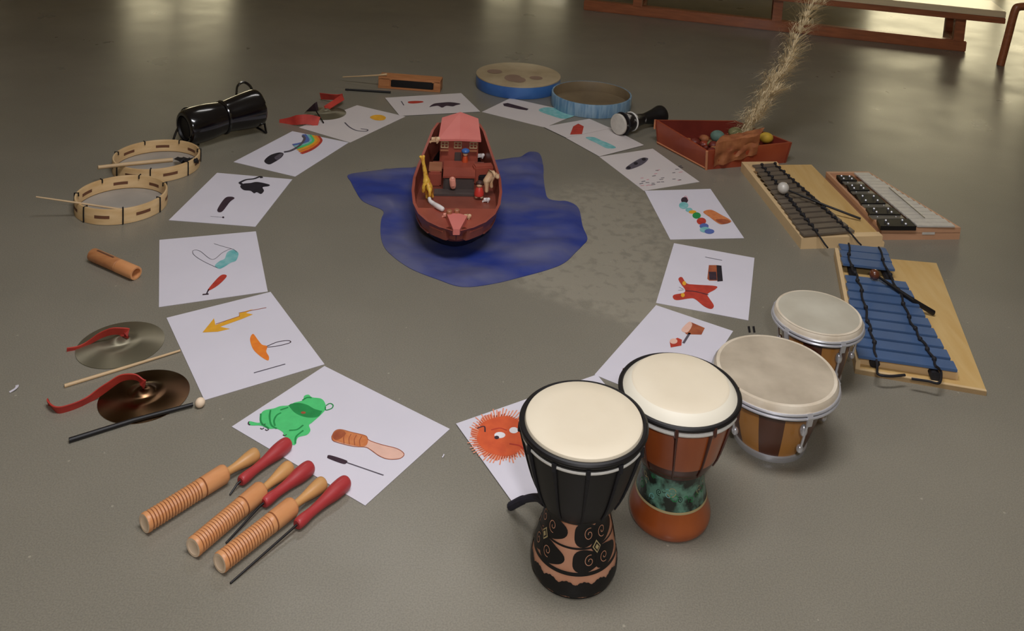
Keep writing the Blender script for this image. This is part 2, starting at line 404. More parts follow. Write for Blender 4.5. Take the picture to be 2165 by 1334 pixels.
# chair whose front leg shows in the top right corner
cl = at(2115, 138); ct = at(2148, 14, Y=cl.y+.0)
co = empty('wooden_chair', cl, 0, 'brown wooden chair with rounded seat corner, its leg right of the bench', 'chair')
hz = ct.z; dx = ct.x-cl.x
b = MB(co and Matrix.Translation(cl)); b.tube(arc([(0, 0, 0), (dx*.5, 0, hz*.5), (dx*.95, 0, hz*.93), (dx*1.2+.01, 0, hz), (dx*1.2+.05, 0, hz+.004)], 8), .019, 'woodtrim', 12); b.build('leg', co, world=True)
b = MB(Matrix.Translation(cl)); b.box((dx+.30, 0, hz-.005), (.52, .032, .035), 'woodtrim', Euler((0, .03, 0)).to_matrix()); b.build('seat_rail', co, world=True)
b = MB(Matrix.Translation(cl)); b.box((dx+.29, -.22, hz+.022), (.5, .46, .018), 'benchtop'); b.build('seat', co, world=True)
for x, y in ((dx+.52, 0), (dx*.5+.04, -.42), (dx+.52, -.42)):
    b = MB(Matrix.Translation(cl)); b.tube([(x, y, 0), (x+dx*.3*(x < .2), y, hz+.012)], [.014, .018], 'woodtrim', 12); b.build('leg', co, world=True)
for y in (-.01, -.42):
    b = MB(Matrix.Translation(cl)); b.tube([(dx+.53, y, hz+.03), (dx+.58, y, hz+.34)], .016, 'woodtrim', 12); b.build('back_post', co, world=True)
b = MB(Matrix.Translation(cl)); b.box((dx+.58, -.215, hz+.30), (.02, .44, .09), 'woodtrim', Euler((0, .16, 0)).to_matrix()); b.build('backrest', co, world=True)

# ------------------------------------------------------------------ sheets of paper with pictures
M['d_green'] = mat('green_crayon', (84, 208, 122), .8, var=.08, scale=60)
M['d_dgreen'] = mat('dark_green_crayon', (34, 150, 76), .8, var=.15, scale=60)
M['d_greyline'] = mat('pencil_line', (96, 88, 98), .8, var=.2, scale=90)
M['d_brown'] = mat('brown_crayon', (172, 94, 56), .8, c2=(150, 70, 44), scale=60)
M['d_orangebr'] = mat('orange_brown_crayon', (214, 136, 82), .8, c2=(200, 112, 62), scale=80)
M['d_peach'] = mat('peach_crayon', (236, 190, 170), .8, var=.05, scale=60)
M['d_dark'] = mat('dark_plum_crayon', (66, 44, 56), .8, var=.3, scale=60)
M['d_black'] = mat('black_crayon', (36, 28, 38), .8, var=.3, scale=60)
M['d_orange'] = mat('orange_crayon', (240, 140, 40), .8, c2=(228, 116, 40), scale=60)
M['d_yellow'] = mat('yellow_ochre_crayon', (238, 174, 44), .8, var=.1, scale=60)
M['d_red'] = mat('red_crayon', (196, 64, 44), .8, c2=(168, 50, 36), scale=60)
M['d_hog'] = mat('orange_red_crayon', (224, 100, 54), .8, c2=(206, 84, 46), scale=50)
M['d_hogspike'] = mat('light_orange_crayon', (236, 150, 116), .8, var=.05, scale=60)
M['d_teal'] = mat('teal_crayon', (96, 176, 176), .8, c2=(150, 198, 198), scale=50)
M['d_blue'] = mat('blue_crayon', (88, 108, 176), .8, var=.1, scale=60)
M['d_pink'] = mat('pink_crayon', (220, 150, 160), .8, var=.1, scale=60)
M['d_white'] = mat('white_spot', (240, 236, 236), .8, var=.02)
paper_n = 0
def sheet(name, corners, label, draw=None, z=.0012, mt='paper', group=None):
    P = [at(*c) for c in corners]; c = sum(P, Vector())/4; c.z = 0
    # grid surface with a faint wave, thin closed sheet
    b = MB(Matrix.Identity(4)); n = 10; vs = []; rnd = random.Random(name+label)
    ph = rnd.random()*6
    for j in range(n+1):
        for i in range(n+1):
            u, v = i/n, j/n; p = P[0].lerp(P[1], u).lerp(P[3].lerp(P[2], u), v)
            p.z = z+.0001*math.sin(5*u+ph)*math.sin(4*v+ph); vs.append(p)
    top = [(j*(n+1)+i, j*(n+1)+i+1, (j+1)*(n+1)+i+1, (j+1)*(n+1)+i) for j in range(n) for i in range(n)]
    b.add(vs, top, mt)
    ring = [j for j in range(n+1)]+[j*(n+1)+n for j in range(1, n+1)]+[n*(n+1)+i for i in range(n-1, -1, -1)]+[j*(n+1) for j in range(n-1, 0, -1)]
    k = len(ring); b.add([vs[i] for i in ring]+[Vector((vs[i].x, vs[i].y, z-.0008)) for i in ring], [(i, i+k, (i+1) % k+k, (i+1) % k) for i in range(k)], mt)
    if draw: draw(b, z+.0004)
    o = b.build(name, smooth=False); rebase(o, c); tag(o, label, 'drawing', group or 'sheets of paper laid in a ring'); return o
def zpoly(b, pts, o, z, mt, smooth=True):
    q = [at(*p) for p in zp(pts, *o)]
    if smooth: q = closed(q, 5)
    b.poly(q, z, mt)
def zline(b, pts, o, z, mt, w=.0022, smooth=True):
    q = [at(*p) for p in zp(pts, *o)]
    if smooth and len(q) > 2: q = arc(q, 6)
    b.line(q, w, z, mt)
def zdot(b, c, rx, ry, o, z, mt, n=14):
    b.poly([at(*p) for p in zp([(c[0]+rx*math.cos(2*PI*k/n), c[1]+ry*math.sin(2*PI*k/n)) for k in range(n)], *o)], z, mt)
def d_frog(b, z):
    o = (480, 820, 5.335)
    body = [(700, 205), (760, 175), (850, 150), (870, 100), (920, 85), (960, 115), (1060, 130), (1105, 180), (1110, 250), (1050, 320), (960, 400), (925, 430), (940, 490), (900, 540), (800, 570), (770, 650), (715, 640), (690, 580), (640, 550), (630, 510), (560, 470), (470, 470), (380, 435), (260, 430), (250, 385), (370, 400), (385, 300), (430, 260), (530, 240), (600, 215)]
    zpoly(b, body, o, z, 'd_green'); z2 = z+.0002
    zpoly(b, [(700, 205), (800, 180), (900, 200), (980, 245), (1060, 275), (1020, 330), (900, 330), (780, 290)], o, z2, 'd_dgreen')
    zdot(b, (860, 290), 28, 14, o, z2+.0001, 'd_brown')
    for l in ([(700, 205), (780, 290), (900, 335), (1020, 330), (1065, 270)], [(490, 260), (480, 340), (500, 430), (560, 470)], [(610, 290), (560, 320), (530, 380), (540, 440)], [(690, 230), (600, 260)], [(380, 300), (385, 400), (470, 470)], [(700, 490), (790, 480), (860, 430)], [(770, 640), (780, 560), (860, 490)], [(850, 150), (900, 120), (955, 120)]):
        zline(b, l, o, z2+.0001, 'd_dgreen', .003)
    zline(b, [(1115, 210), (1160, 185), (1195, 205), (1180, 240), (1115, 260), (1110, 220)], o, z2, 'd_dgreen', .0022)
    zline(b, [(245, 390), (240, 415), (260, 430)], o, z2, 'd_dark', .002)
    for p in ((395, 465), (450, 480), (650, 540), (410, 420)): zline(b, [(p[0]-20, p[1]), (p[0], p[1]+10), (p[0]+22, p[1]-4)], o, z2, 'd_dark', .0018)
    g = [(1180, 560), (1215, 500), (1280, 480), (1400, 510), (1560, 550), (1600, 600), (1740, 650), (1900, 690), (1975, 730), (1995, 770), (1940, 810), (1820, 815), (1720, 780), (1620, 710), (1560, 680), (1420, 670), (1240, 625), (1190, 600)]
    zpoly(b, g, o, z, 'd_peach'); zpoly(b, [(1180, 560), (1215, 500), (1280, 480), (1400, 510), (1560, 550), (1590, 610), (1550, 670), (1420, 660), (1240, 615), (1190, 600)], o, z2, 'd_orangebr')
    zpoly(b, [(1190, 560), (1220, 505), (1280, 485), (1335, 510), (1300, 570), (1230, 600)], o, z2+.0001, 'd_brown')
    for x in (1340, 1400, 1460, 1520): zline(b, [(x, 520+(x-1340)*.2), (x-25, 570+(x-1340)*.2), (x-20, 640+(x-1340)*.15)], o, z2+.0002, 'd_brown', .0014)
    zline(b, g+[g[0]], o, z2+.0002, 'd_brown', .0012)
    zpoly(b, [(1130, 790), (1160, 768), (1340, 825), (1350, 850), (1310, 868), (1150, 810)], o, z, 'd_dark'); zline(b, [(1345, 850), (1765, 995)], o, z, 'd_greyline', .0022)
def d_arrow(b, z):
    o = (310, 340, 2.668)
    zpoly(b, [(315, 972), (380, 892), (388, 930), (520, 880), (525, 862), (600, 840), (560, 862), (600, 870), (540, 895), (415, 940), (470, 952), (400, 968)], o, z, 'd_yellow', False)
    zline(b, [(390, 925), (525, 880), (520, 862), (675, 832)], o, z+.0002, 'd_brown', .0018, False)
    zpoly(b, [(583, 1010), (600, 980), (625, 1010), (650, 1040), (680, 1050), (675, 1080), (690, 1110), (683, 1130), (640, 1105), (600, 1065)], o, z, 'd_orange')
    zline(b, [(678, 1050), (740, 1025), (800, 1018), (808, 1030), (740, 1048), (680, 1055)], o, z, 'd_dark', .002)
    zline(b, [(605, 1200), (782, 1150)], o, z, 'd_greyline', .0024)
def d_teal(b, z):
    o = (310, 340, 2.668)
    zpoly(b, [(385, 595), (410, 570), (440, 555), (455, 520), (490, 505), (518, 525), (505, 565), (475, 578), (440, 600), (410, 612)], o, z, 'd_teal')
    zline(b, [(400, 608), (320, 570), (268, 535), (262, 510), (300, 512), (370, 560), (430, 520), (480, 500), (510, 520)], o, z+.0002, 'd_greyline', .0012)
    zline(b, [(380, 470), (410, 480), (480, 500)], o, z+.0002, 'd_greyline', .0012)
    zpoly(b, [(345, 730), (400, 665), (430, 645), (452, 655), (410, 700), (360, 732)], o, z, 'd_red')
    zline(b, [(350, 728), (338, 755)], o, z, 'd_dark', .003); zline(b, [(315, 758), (350, 755)], o, z+.0001, 'd_dark', .005)
def d_blackanimal(b, z):
    o = (310, 340, 2.668)
    zpoly(b, [(528, 148), (545, 132), (585, 128), (625, 122), (690, 136), (688, 146), (655, 152), (662, 172), (645, 190), (622, 180), (606, 186), (585, 172), (548, 168)], o, z, 'd_black')
    zline(b, [(524, 126), (560, 110), (605, 104), (640, 92), (650, 100)], o, z, 'd_black', .008); zline(b, [(524, 126), (545, 140), (575, 150)], o, z+.0002, 'd_black', .008)
    zpoly(b, [(398, 280), (440, 215), (475, 205), (496, 214), (470, 235), (425, 290)], o, z, 'd_dark')
    zline(b, [(360, 316), (430, 322)], o, z, 'd_greyline', .0012); zdot(b, (432, 322), 6, 5, o, z+.0001, 'd_dark')
def d_rainbow(b, z):
    o = (340, 130, 4.163)
    arcs = [('d_red', 0), ('d_orange', 20), ('d_yellow', 42), ('d_green', 64), ('d_teal', 84), ('d_blue', 104)]
    for mt, k in arcs:
        zline(b, [(1380-k*1.15, 660-k*.1), (1405-k*1.1, 700), (1370-k*1.0, 745-k*.25), (1310-k*.95, 785-k*.5), (1235-k*.7, 815-k*.7)], o, z+.00002*k, mt, .013)
    zline(b, [(1250, 660), (1265, 690), (1225, 745), (1150, 790), (1085, 805)], o, z+.003*0+.0022, 'd_greyline', .008)
    zpoly(b, [(910, 880), (960, 830), (1040, 805), (1080, 815), (1060, 850), (1000, 890), (950, 910)], o, z, 'd_black')
    zpoly(b, [(1000, 850), (1050, 815), (1075, 820), (1030, 870)], o, z+.0002, 'd_greyline')
def d_sun(b, z):
    o = (340, 130, 4.163)
    zpoly(b, [(1840, 495), (1880, 475), (1940, 475), (1980, 495), (1960, 520), (1890, 520)], o, z, 'd_yellow')
    zline(b, [(1618, 540), (1660, 580), (1720, 610), (1800, 618), (1820, 605), (1760, 595)], o, z, 'd_greyline', .005)
def d_croc(b, z):
    o = (580, 120, 4.51)
    zpoly(b, [(1478, 485), (1520, 455), (1590, 445), (1680, 440), (1775, 455), (1730, 470), (1700, 480), (1640, 475), (1600, 492), (1560, 475), (1510, 480)], o, z, 'd_dark')
    zpoly(b, [(1275, 435), (1330, 428), (1410, 430), (1415, 442), (1340, 452), (1285, 450)], o, z, 'd_red')
    zline(b, [(1210, 430), (1235, 470)], o, z, 'd_greyline', .004)
def d_darkstick(b, z):
    o = (980, 120, 5.155)
    zpoly(b, [(430, 515), (480, 508), (600, 540), (710, 572), (690, 588), (600, 575), (440, 540)], o, z, 'd_dark', False)
    zpoly(b, [(820, 590), (900, 555), (1100, 580), (1240, 620), (1180, 660), (1080, 680), (940, 640)], o, z, 'd_teal')
def d_redbox(b, z):
    o = (980, 120, 5.155)
    zpoly(b, [(1160, 860), (1195, 770), (1250, 740), (1310, 770), (1290, 855)], o, z, 'd_red', False)
def d_tealwave(b, z):
    o = (980, 120, 5.155)
    zpoly(b, [(1330, 890), (1420, 885), (1500, 920), (1600, 960), (1660, 1000), (1560, 1005), (1450, 950)], o, z, 'd_teal')
def d_dots(b, z):
    o = (1200, 220, 2.669); r = random.Random(4)
    zpoly(b, [(328, 362), (380, 325), (425, 305), (455, 312), (420, 345), (350, 372)], o, z, 'd_greyline')
    for p in ((345, 362), (385, 338), (430, 315)): zdot(b, p, 12, 8, o, z+.0002, 'd_black')
    for k in range(26):
        u, v = r.random(), r.random(); p = (400+u*250, 480-u*110*.4-v*90+u*0)
        zline(b, [p, (p[0]+14+8*r.random(), p[1]-5*r.random())], o, z, 'd_greyline' if k % 3 else 'd_pink', .0035)
def d_caterpillar(b, z):
    o = (1200, 220, 2.669)
    for p, rx, ry, mt in (((660, 545), 20, 18, 'd_dark'), ((655, 575), 27, 20, 'd_teal'), ((685, 600), 20, 12, 'd_teal'), ((705, 612), 22, 10, 'd_yellow'), ((728, 632), 24, 18, 'd_dgreen'), ((755, 664), 27, 20, 'd_red'), ((770, 692), 26, 16, 'd_blue'), ((775, 712), 30, 16, 'd_teal'), ((800, 722), 28, 14, 'd_blue')):
        zdot(b, p, rx, ry, o, z, mt); z += .00003
    zline(b, [(655, 530), (668, 522), (680, 545)], o, z, 'd_pink', .002)
    zpoly(b, [(765, 612), (810, 600), (870, 630), (915, 655), (920, 670), (870, 682), (840, 670), (800, 640)], o, z, 'd_orangebr')
    zpoly(b, [(835, 655), (900, 655), (915, 672), (870, 680)], o, z+.0002, 'd_brown')
def d_butterfly(b, z):
    o = (1200, 220, 2.669)
    zline(b, [(776, 866), (872, 885)], o, z, 'd_greyline', .0022)
    zpoly(b, [(625, 990), (645, 980), (672, 1015), (720, 1022), (835, 1030), (835, 1048), (790, 1075), (800, 1100), (825, 1140), (810, 1160), (770, 1145), (720, 1105), (690, 1100), (620, 1110), (596, 1100), (600, 1080), (655, 1068), (662, 1050), (640, 1020)], o, z, 'd_red')
    for p in ((658, 1015), (650, 1082)): zdot(b, p, 11, 12, o, z+.0002, 'd_yellow')
    zline(b, [(665, 1058), (720, 1062), (795, 1080)], o, z+.0002, 'd_dark', .003)
    zline(b, [(655, 1048), (628, 1036)], o, z, 'd_greyline', .0012); zline(b, [(655, 1052), (624, 1054)], o, z, 'd_greyline', .0012)
    zpoly(b, [(788, 990), (797, 912), (840, 912), (845, 1000), (800, 1000)], o, z, 'd_brown', False); zpoly(b, [(840, 912), (868, 915), (876, 1002), (845, 1005)], o, z, 'd_black', False)
    zpoly(b, [(796, 950), (838, 950), (842, 996), (800, 996)], o, z+.0002, 'd_dark', False)
def d_drums(b, z):
    o = (1290, 600, 2.425)
    zpoly(b, [(368, 235), (410, 198), (485, 230), (468, 264), (390, 262)], o, z, 'd_brown', False); zpoly(b, [(366, 236), (405, 198), (420, 215), (400, 250), (378, 252)], o, z+.0002, 'd_peach')
    zline(b, [(408, 255), (375, 308)], o, z, 'd_greyline', .005, False)
    zpoly(b, [(305, 300), (345, 280), (368, 290), (365, 320), (310, 330)], o, z, 'd_red', False); zdot(b, (325, 298), 20, 14, o, z+.0002, 'd_peach')
def d_hedgehog(b, z):
    o = (950, 780, 2.721); cx, cy, rx, ry = 305, 395, 150, 118
    r = random.Random(2)
    for k in range(130):
        a = 2*PI*k/130; s1 = 1.02+.22*r.random()+(.16 if k % 2 else 0)
        zline(b, [(cx+rx*.9*math.cos(a), cy+ry*.9*math.sin(a)), (cx+rx*s1*math.cos(a+.05), cy+ry*s1*math.sin(a+.05))], o, z, 'd_hogspike' if k % 2 else 'd_hog', .0022)
    zpoly(b, [(cx+(rx*(.97+.03*math.sin(7*a)))*math.cos(a), cy+ry*(.97+.03*math.cos(5*a))*math.sin(a)) for a in [2*PI*k/28 for k in range(28)]], o, z+.0002, 'd_hog')
    zdot(b, (290, 390), 32, 18, o, z+.0004, 'd_white'); zdot(b, (370, 362), 26, 18, o, z+.0004, 'd_white')
    zdot(b, (272, 404), 14, 10, o, z+.0006, 'd_dark')
    zline(b, [(160, 350), (200, 340), (205, 372)], o, z+.0004, 'd_dark', .0025); zline(b, [(240, 360), (290, 350), (330, 362)], o, z+.0004, 'd_red', .002)
    zline(b, [(345, 440), (400, 450), (430, 470)], o, z+.0004, 'd_red', .003)
sheet('paper_sheet', [(686, 775), (951, 908), (772, 1070), (490, 903)], 'white sheet with a green frog and a brown guiro drawn on it', d_frog)
sheet('paper_sheet', [(572, 618), (686, 771), (432, 847), (352, 673)], 'white sheet with a yellow lightning arrow and an orange cymbal drawing', d_arrow)
sheet('paper_sheet', [(541, 490), (566, 617), (336, 650), (337, 508)], 'white sheet with a teal outline figure and a small red stick drawing', d_teal)
sheet('paper_sheet', [(618, 380), (540, 480), (357, 466), (459, 366)], 'white sheet with a black animal and a short dark stick drawn on it', d_blackanimal)
sheet('paper_sheet', [(737, 302), (624, 374), (494, 343), (618, 278)], 'white sheet with a small rainbow and a dark spoon shape drawn on it', d_rainbow)
sheet('paper_sheet', [(857, 247), (740, 302), (632, 270), (755, 223)], 'white sheet with a yellow smudge and a thin grey curl drawn on it', d_sun, .0012, 'paper_far')
sheet('paper_sheet', [(1015, 237), (845, 246), (814, 208), (975, 198)], 'white sheet with a dark animal and small red bar, below the wooden slot block', d_croc, .0024, 'paper_far')
sheet('paper_sheet', [(1152, 270), (1019, 237), (1079, 208), (1225, 240)], 'white sheet with dark stick and blue-green patch, below the bright blue drum', d_darkstick, .0012, 'paper_far')
sheet('paper_sheet', [(1197, 293), (1149, 269), (1195, 259), (1252, 254), (1292, 273)][:1]+[(1149, 270), (1246, 253), (1291, 273)], 'white sheet with a small red-brown box drawn on it, below the pale blue drum', d_redbox, .0036, 'paper_far')
sheet('paper_sheet', [(1267, 332), (1197, 293), (1290, 271), (1361, 308)], 'white sheet with a blue-green wave smudge beside the white drum head', d_tealwave, .0024, 'paper_far')
sheet('paper_sheet', [(1361, 404), (1267, 332), (1380, 315), (1479, 385)], 'white sheet with a grey rod and many small dashes drawn on it', d_dots, .0012, 'paper_far')
sheet('paper_sheet', [(1417, 507), (1363, 404), (1502, 400), (1573, 504)], 'white sheet with a many-coloured caterpillar and a tan woodblock drawn on it', d_caterpillar)
sheet('paper_sheet', [(1425, 515), (1595, 546), (1582, 678), (1387, 641)], 'white sheet with a red butterfly and a brown block drawn on it', d_butterfly)
sheet('paper_sheet', [(1257, 793), (1387, 646), (1550, 701), (1440, 868)], 'white sheet with a two-drum drawing, partly under the orange brown djembe', d_drums)
sheet('paper_sheet', [(1262, 794), (1392, 952), (1083, 1064), (964, 898)], 'white sheet with an orange spiky hedgehog drawing behind the black djembe', d_hedgehog, .0024)

# ------------------------------------------------------------------ blue cloth
o_ = (720, 230, 3.42)
outl = [(55, 480), (200, 455), (400, 432), (560, 425), (760, 400), (950, 385), (1130, 372), (1230, 358), (1300, 350), (1340, 325), (1375, 312), (1440, 328), (1466, 420), (1468, 500), (1480, 590), (1500, 650), (1570, 668), (1640, 672), (1720, 720), (1750, 850), (1785, 940), (1750, 990), (1700, 1040), (1620, 1115), (1500, 1165), (1300, 1220), (1100, 1268), (880, 1290), (700, 1235), (500, 1155), (350, 1045), (300, 965), (288, 880), (295, 800), (312, 755), (290, 728), (210, 695), (150, 660), (105, 590), (75, 530)]
q = [at(*p) for p in zp(outl, *o_)]; q = closed(q, 4); n = len(q)
xs_ = [p.x for p in q]; ys_ = [p.y for p in q]; pts = [Vector((p.x, p.y)) for p in q]
def inside(x, y):
    c = False; j = n-1
    for i in range(n):
        if (q[i].y > y) != (q[j].y > y) and x < (q[j].x-q[i].x)*(y-q[i].y)/(q[j].y-q[i].y)+q[i].x: c = not c
        j = i
    return c
st = .014; y = min(ys_)
while y < max(ys_):
    x = min(xs_)
    while x < max(xs_):
        if inside(x, y) and min((x-p.x)**2+(y-p.y)**2 for p in q) > (st*.6)**2: pts.append(Vector((x, y)))
        x += st
    y += st
vv, ee, ff, *_r = delaunay_2d_cdt(pts, [(i, (i+1) % n) for i in range(n)], [list(range(n))], 1, 1e-6)
bx_, by_ = -.2, 2.33
vs = []
for p in vv:
    dd = min((p.x-a.x)**2+(p.y-a.y)**2 for a in q)**.5
    nz = abs(noise.noise(Vector((p.x*5+p.y*2, p.y*9-p.x*3, 1.3))))*.020+abs(noise.noise(Vector((p.x*16, p.y*22, 4))))*.004
    e = min(1, dd/.03); r_ = math.hypot((p.x-bx_)/.13, (p.y-by_)/.27); e *= min(1, max(0, r_-1)*2)
    vs.append((p.x, p.y, .0015+nz*e))
b = MB(); b.add(vs, ff, 'cloth'); k = len(q)
b.add([(p.x, p.y, .0015) for p in q]+[(p.x, p.y, .0002) for p in q], [(i, (i+1) % k, (i+1) % k+k, i+k) for i in range(k)], 'cloth')
o = b.build('blue_cloth', angle=80); rebase(o, (bx_, by_, 0)); tag(o, 'irregular piece of thin blue cloth spread under the toy boat', 'cloth')

#@@BODY
# ------------------------------------------------------------------ djembes
M['marble'] = mat('teal_marbled_paint', (104, 150, 130), .4, c2=(34, 42, 36), scale=55, thr=(.42, .6), detail=8, coat=.3)
M['marble_line'] = mat('pale_tan_paint', (196, 176, 128), .5, var=.1)
M['strapnavy'] = mat('navy_black_fabric', (40, 38, 58), .8, var=.2, scale=60)
def prof_r(prof, z):
    for (z0, r0), (z1, r1) in zip(prof, prof[1:]):
        if z0 <= z <= z1: return r0+(r1-r0)*(z-z0)/max(z1-z0, 1e-9)
    return prof[-1][1] if z > prof[-1][0] else prof[0][1]
def fine(prof, n=5):
    p = arc([(a, b, 0) for a, b in prof], n); return [(max(0, q.x), max(1e-5, q.y)) for q in p]
class Wrap:
    """flat pattern pieces laid on a turned surface: coordinates are (angle, height)"""
    def __init__(s, mb, prof): s.mb, s.prof = mb, prof
    def pt(s, a, z, o): r = prof_r(s.prof, z)+o; return (r*math.cos(a), r*math.sin(a), z)
    def strip(s, fa, zlo, zhi, a0, a1, n, off, mt):
        vs = []; fs = []
        for i in range(n+1):
            a = a0+(a1-a0)*i/n; lo, hi = zlo(a), zhi(a)
            for j in range(4): vs.append(s.pt(a, lo+(hi-lo)*j/3, off))
        for i in range(n):
            for j in range(3): fs.append((4*i+j, 4*i+4+j, 4*i+5+j, 4*i+1+j))
        s.mb.add(vs, fs, mt)
    def blob(s, ca, cz, outline, off, mt):
        vs = [s.pt(ca, cz, off)]; n = len(outline); fs = []
        for k in (1, 2, 3, 4):
            for a, z in outline: vs.append(s.pt(ca+(a-ca)*k/4, cz+(z-cz)*k/4, off))
        for i in range(n): fs.append((0, 1+i, 1+(i+1) % n))
        for k in range(3):
            for i in range(n): fs.append((1+k*n+i, 1+(k+1)*n+i, 1+(k+1)*n+(i+1) % n, 1+k*n+(i+1) % n))
        s.mb.add(vs, fs, mt)
    def line(s, pts, w, off, mt):
        vs = []; fs = []; n = len(pts)
        for i, (a, z) in enumerate(pts):
            r = prof_r(s.prof, z); p0 = pts[max(i-1, 0)]; p1 = pts[min(i+1, n-1)]
            d = Vector(((p1[0]-p0[0])*r, p1[1]-p0[1])); d.normalize(); q = Vector((-d.y, d.x))*w/2
            vs += [s.pt(a+q.x/r, z+q.y, off), s.pt(a-q.x/r, z-q.y, off)]
        for i in range(n-1): fs.append((2*i, 2*i+1, 2*i+3, 2*i+2))
        s.mb.add(vs, fs, mt)
def djembe(base, foot, bowl, skin_r, skin_z, rim_r, label, cols, deco, ncord, style):
    t = empty('djembe', base, 0, label, 'drum')
    footp = fine(foot); bowlp = fine(bowl)
    b = MB(); b.rev([(0.0, foot[0][1]*.86)]+footp, cols['foot'], seg=96)
    deco(Wrap(b, footp), b); b.build('foot', t)
    b = MB(); bp_ = bowlp+[(bowl[-1][0], bowl[-1][1]*.9)]; b.rev(bp_, [cols['bowl'] if p_[0] > .120 else cols['ring'] for p_ in bp_[:-1]], seg=72); b.build('bowl', t)
    zt = bowl[-1][0]
    # skin with rounded lip
    b = MB(); r = skin_r
    if style == 'flat': pr = [(skin_z-.016, r+.001), (skin_z-.006, r+.0015), (skin_z-.002, r), (skin_z, r-.003), (skin_z, r*.7), (skin_z, r*.35), (skin_z, 1e-5)]
    else: pr = [(skin_z-.020, r+.001), (skin_z-.012, r+.001), (skin_z-.008, r-.002), (skin_z+.001, r*.86), (skin_z+.0025, r*.82), (skin_z+.003, r*.5), (skin_z+.003, 1e-5)]
    b.rev(pr, 'skin' if style == 'flat' else ['skin_edge']*3+['skin']*3, seg=72); b.build('drum_skin', t)
    b = MB(); n = 72
    b.tube([((rim_r)*math.cos(2*PI*k/n), rim_r*math.sin(2*PI*k/n), skin_z-(.008 if style == 'flat' else .013)) for k in range(n+1)], .0044 if style == 'flat' else .0040, 'black', 10, False); b.build('hoop', t)
    b = MB(); b.tube([((rim_r-.001)*math.cos(2*PI*k/n), (rim_r-.001)*math.sin(2*PI*k/n), skin_z-(.0195 if style == 'flat' else .0225)) for k in range(n+1)], .0023 if style == 'flat' else .0028, 'white_cord', 8, False); b.build('cord_ring', t)
    for k in range(ncord):
        a = cols['a0']+2*PI*k/ncord; b = MB(); pts = []
        zb = bowl[0][0]+.012
        for j in range(9):
            z = zt-.002+(zb-zt)*j/8; rr = prof_r(bowlp, z)+.0016; pts.append((rr*math.cos(a), rr*math.sin(a), z))
        top = [((rim_r+.0015)*math.cos(a), (rim_r+.0015)*math.sin(a), skin_z-.012), ((rim_r+.0022)*math.cos(a), (rim_r+.0022)*math.sin(a), skin_z-.024)]
        b.tube(top+pts, [.0034, .0032]+[.0030-.0018*j/8 for j in range(9)], cols['cord'], 8); b.build('lacing_cord', t)
    b = MB(); rr = bowl[0][1]+.002
    b.tube([(rr*math.cos(2*PI*k/48), rr*math.sin(2*PI*k/48), bowl[0][0]+.005) for k in range(49)], .0034, cols['ring'], 8, False); b.build('neck_ring', t)
    return t
FR = -PI/2-.07   # side that faces the camera
def zf1(y): return at(1217, y, Y=1.173-.052).z
def spiral(ca, cz, r0, turns, ph, sgn, R):
    out = []
    for k in range(40):
        t = k/39; r = r0*(1-t*.85); a = ph+sgn*turns*2*PI*t; out.append((ca+r*math.cos(a)/R, cz+r*math.sin(a)))
    return out
def deco_black(w, b):
    z = zf1
    za, zm, zl = z(1113), z(1161), z(1206)
    # black sides, terracotta windows left open
    full = (0, 2*PI)
    w.strip(0, lambda a: za-.0022, lambda a: za+.0022, *full, 96, .0012, 'black')
    w.strip(0, lambda a: zl-.0024, lambda a: zl+.0024, *full, 96, .0012, 'black')
    w.strip(0, lambda a: zm-.0013, lambda a: zm+.0013, *full, 96, .0010, 'black')
    w.strip(0, lambda a: za+.0072+.0030*abs(math.sin(a*9)), lambda a: .1035, *full, 160, .0010, 'black')
    w.strip(0, lambda a: .0, lambda a: zl-.0155+.0045*abs(math.sin(a*8))+.0012*abs(math.sin(a*31)), *full, 240, .0010, 'black')
    R = .056
    for rep in range(4):
        ca = FR-.17+rep*PI/2
        for sg in (-1, 1):
            for (c0, hh) in (((za+zm)/2+.0005, (za-zm)/2-.0028), ((zm+zl)/2, (zm-zl)/2-.0032)):
                cc = ca+sg*.50; ol = []
                for k in range(28):
                    t = 2*PI*k/28; bump = 1+.10*math.cos(3*t)
                    ol.append((cc+.40*math.cos(t)*bump, c0+hh*1.10*math.sin(t)*bump))
                w.blob(cc, c0, ol, .0012, 'black')
                w.line(spiral(cc+sg*.07, c0, hh*.62, 1.35, 1.2*sg, sg, R), .0009, .0017, 'terracotta')
            for k, zz in ((0, (za+zm)/2), (1, (zm+zl)/2)):
                w.line([(ca+sg*(.86-.10*t), zz-.008+.016*t) for t in [j/8 for j in range(9)]], .0032, .0014, 'black')
        # diamond motif between the scroll pairs
        cd = ca+PI/4; s = .19
        for q, mt, o in ((1, 'black', .0013), (.68, 'marble_line', .0018), (.5, 'black', .0022), (.30, 'marble_line', .0026)):
            h = (za-zl)*.19*q; ol = [(cd, zm-h), (cd+s*q, zm-h*.1), (cd, zm+h), (cd-s*q, zm+h*.1)]
            ol = [(ol[i][0]*(1-t)+ol[(i+1) % 4][0]*t, ol[i][1]*(1-t)+ol[(i+1) % 4][1]*t) for i in range(4) for t in (0, .25, .5, .75)]
            w.blob(cd, zm, ol, o, mt)
d1 = djembe((.0845, 1.173, 0), [(0, .0575), (.005, .0603), (.018, .0612), (.032, .0590), (.060, .0530), (.080, .0480), (.094, .0452), (.104, .0450)],
    [(.102, .0452), (.106, .0490), (.113, .0552), (.136, .0655), (.165, .0745), (.195, .0825), (.216, .0875)],
    .0822, .2307, .0872, 'black djembe with cream skin and carved black and terracotta foot, nearest in front',
    dict(foot='terracotta', bowl='black', cord='black_cord', ring='black', a0=FR+.12), deco_black, 12, 'flat')
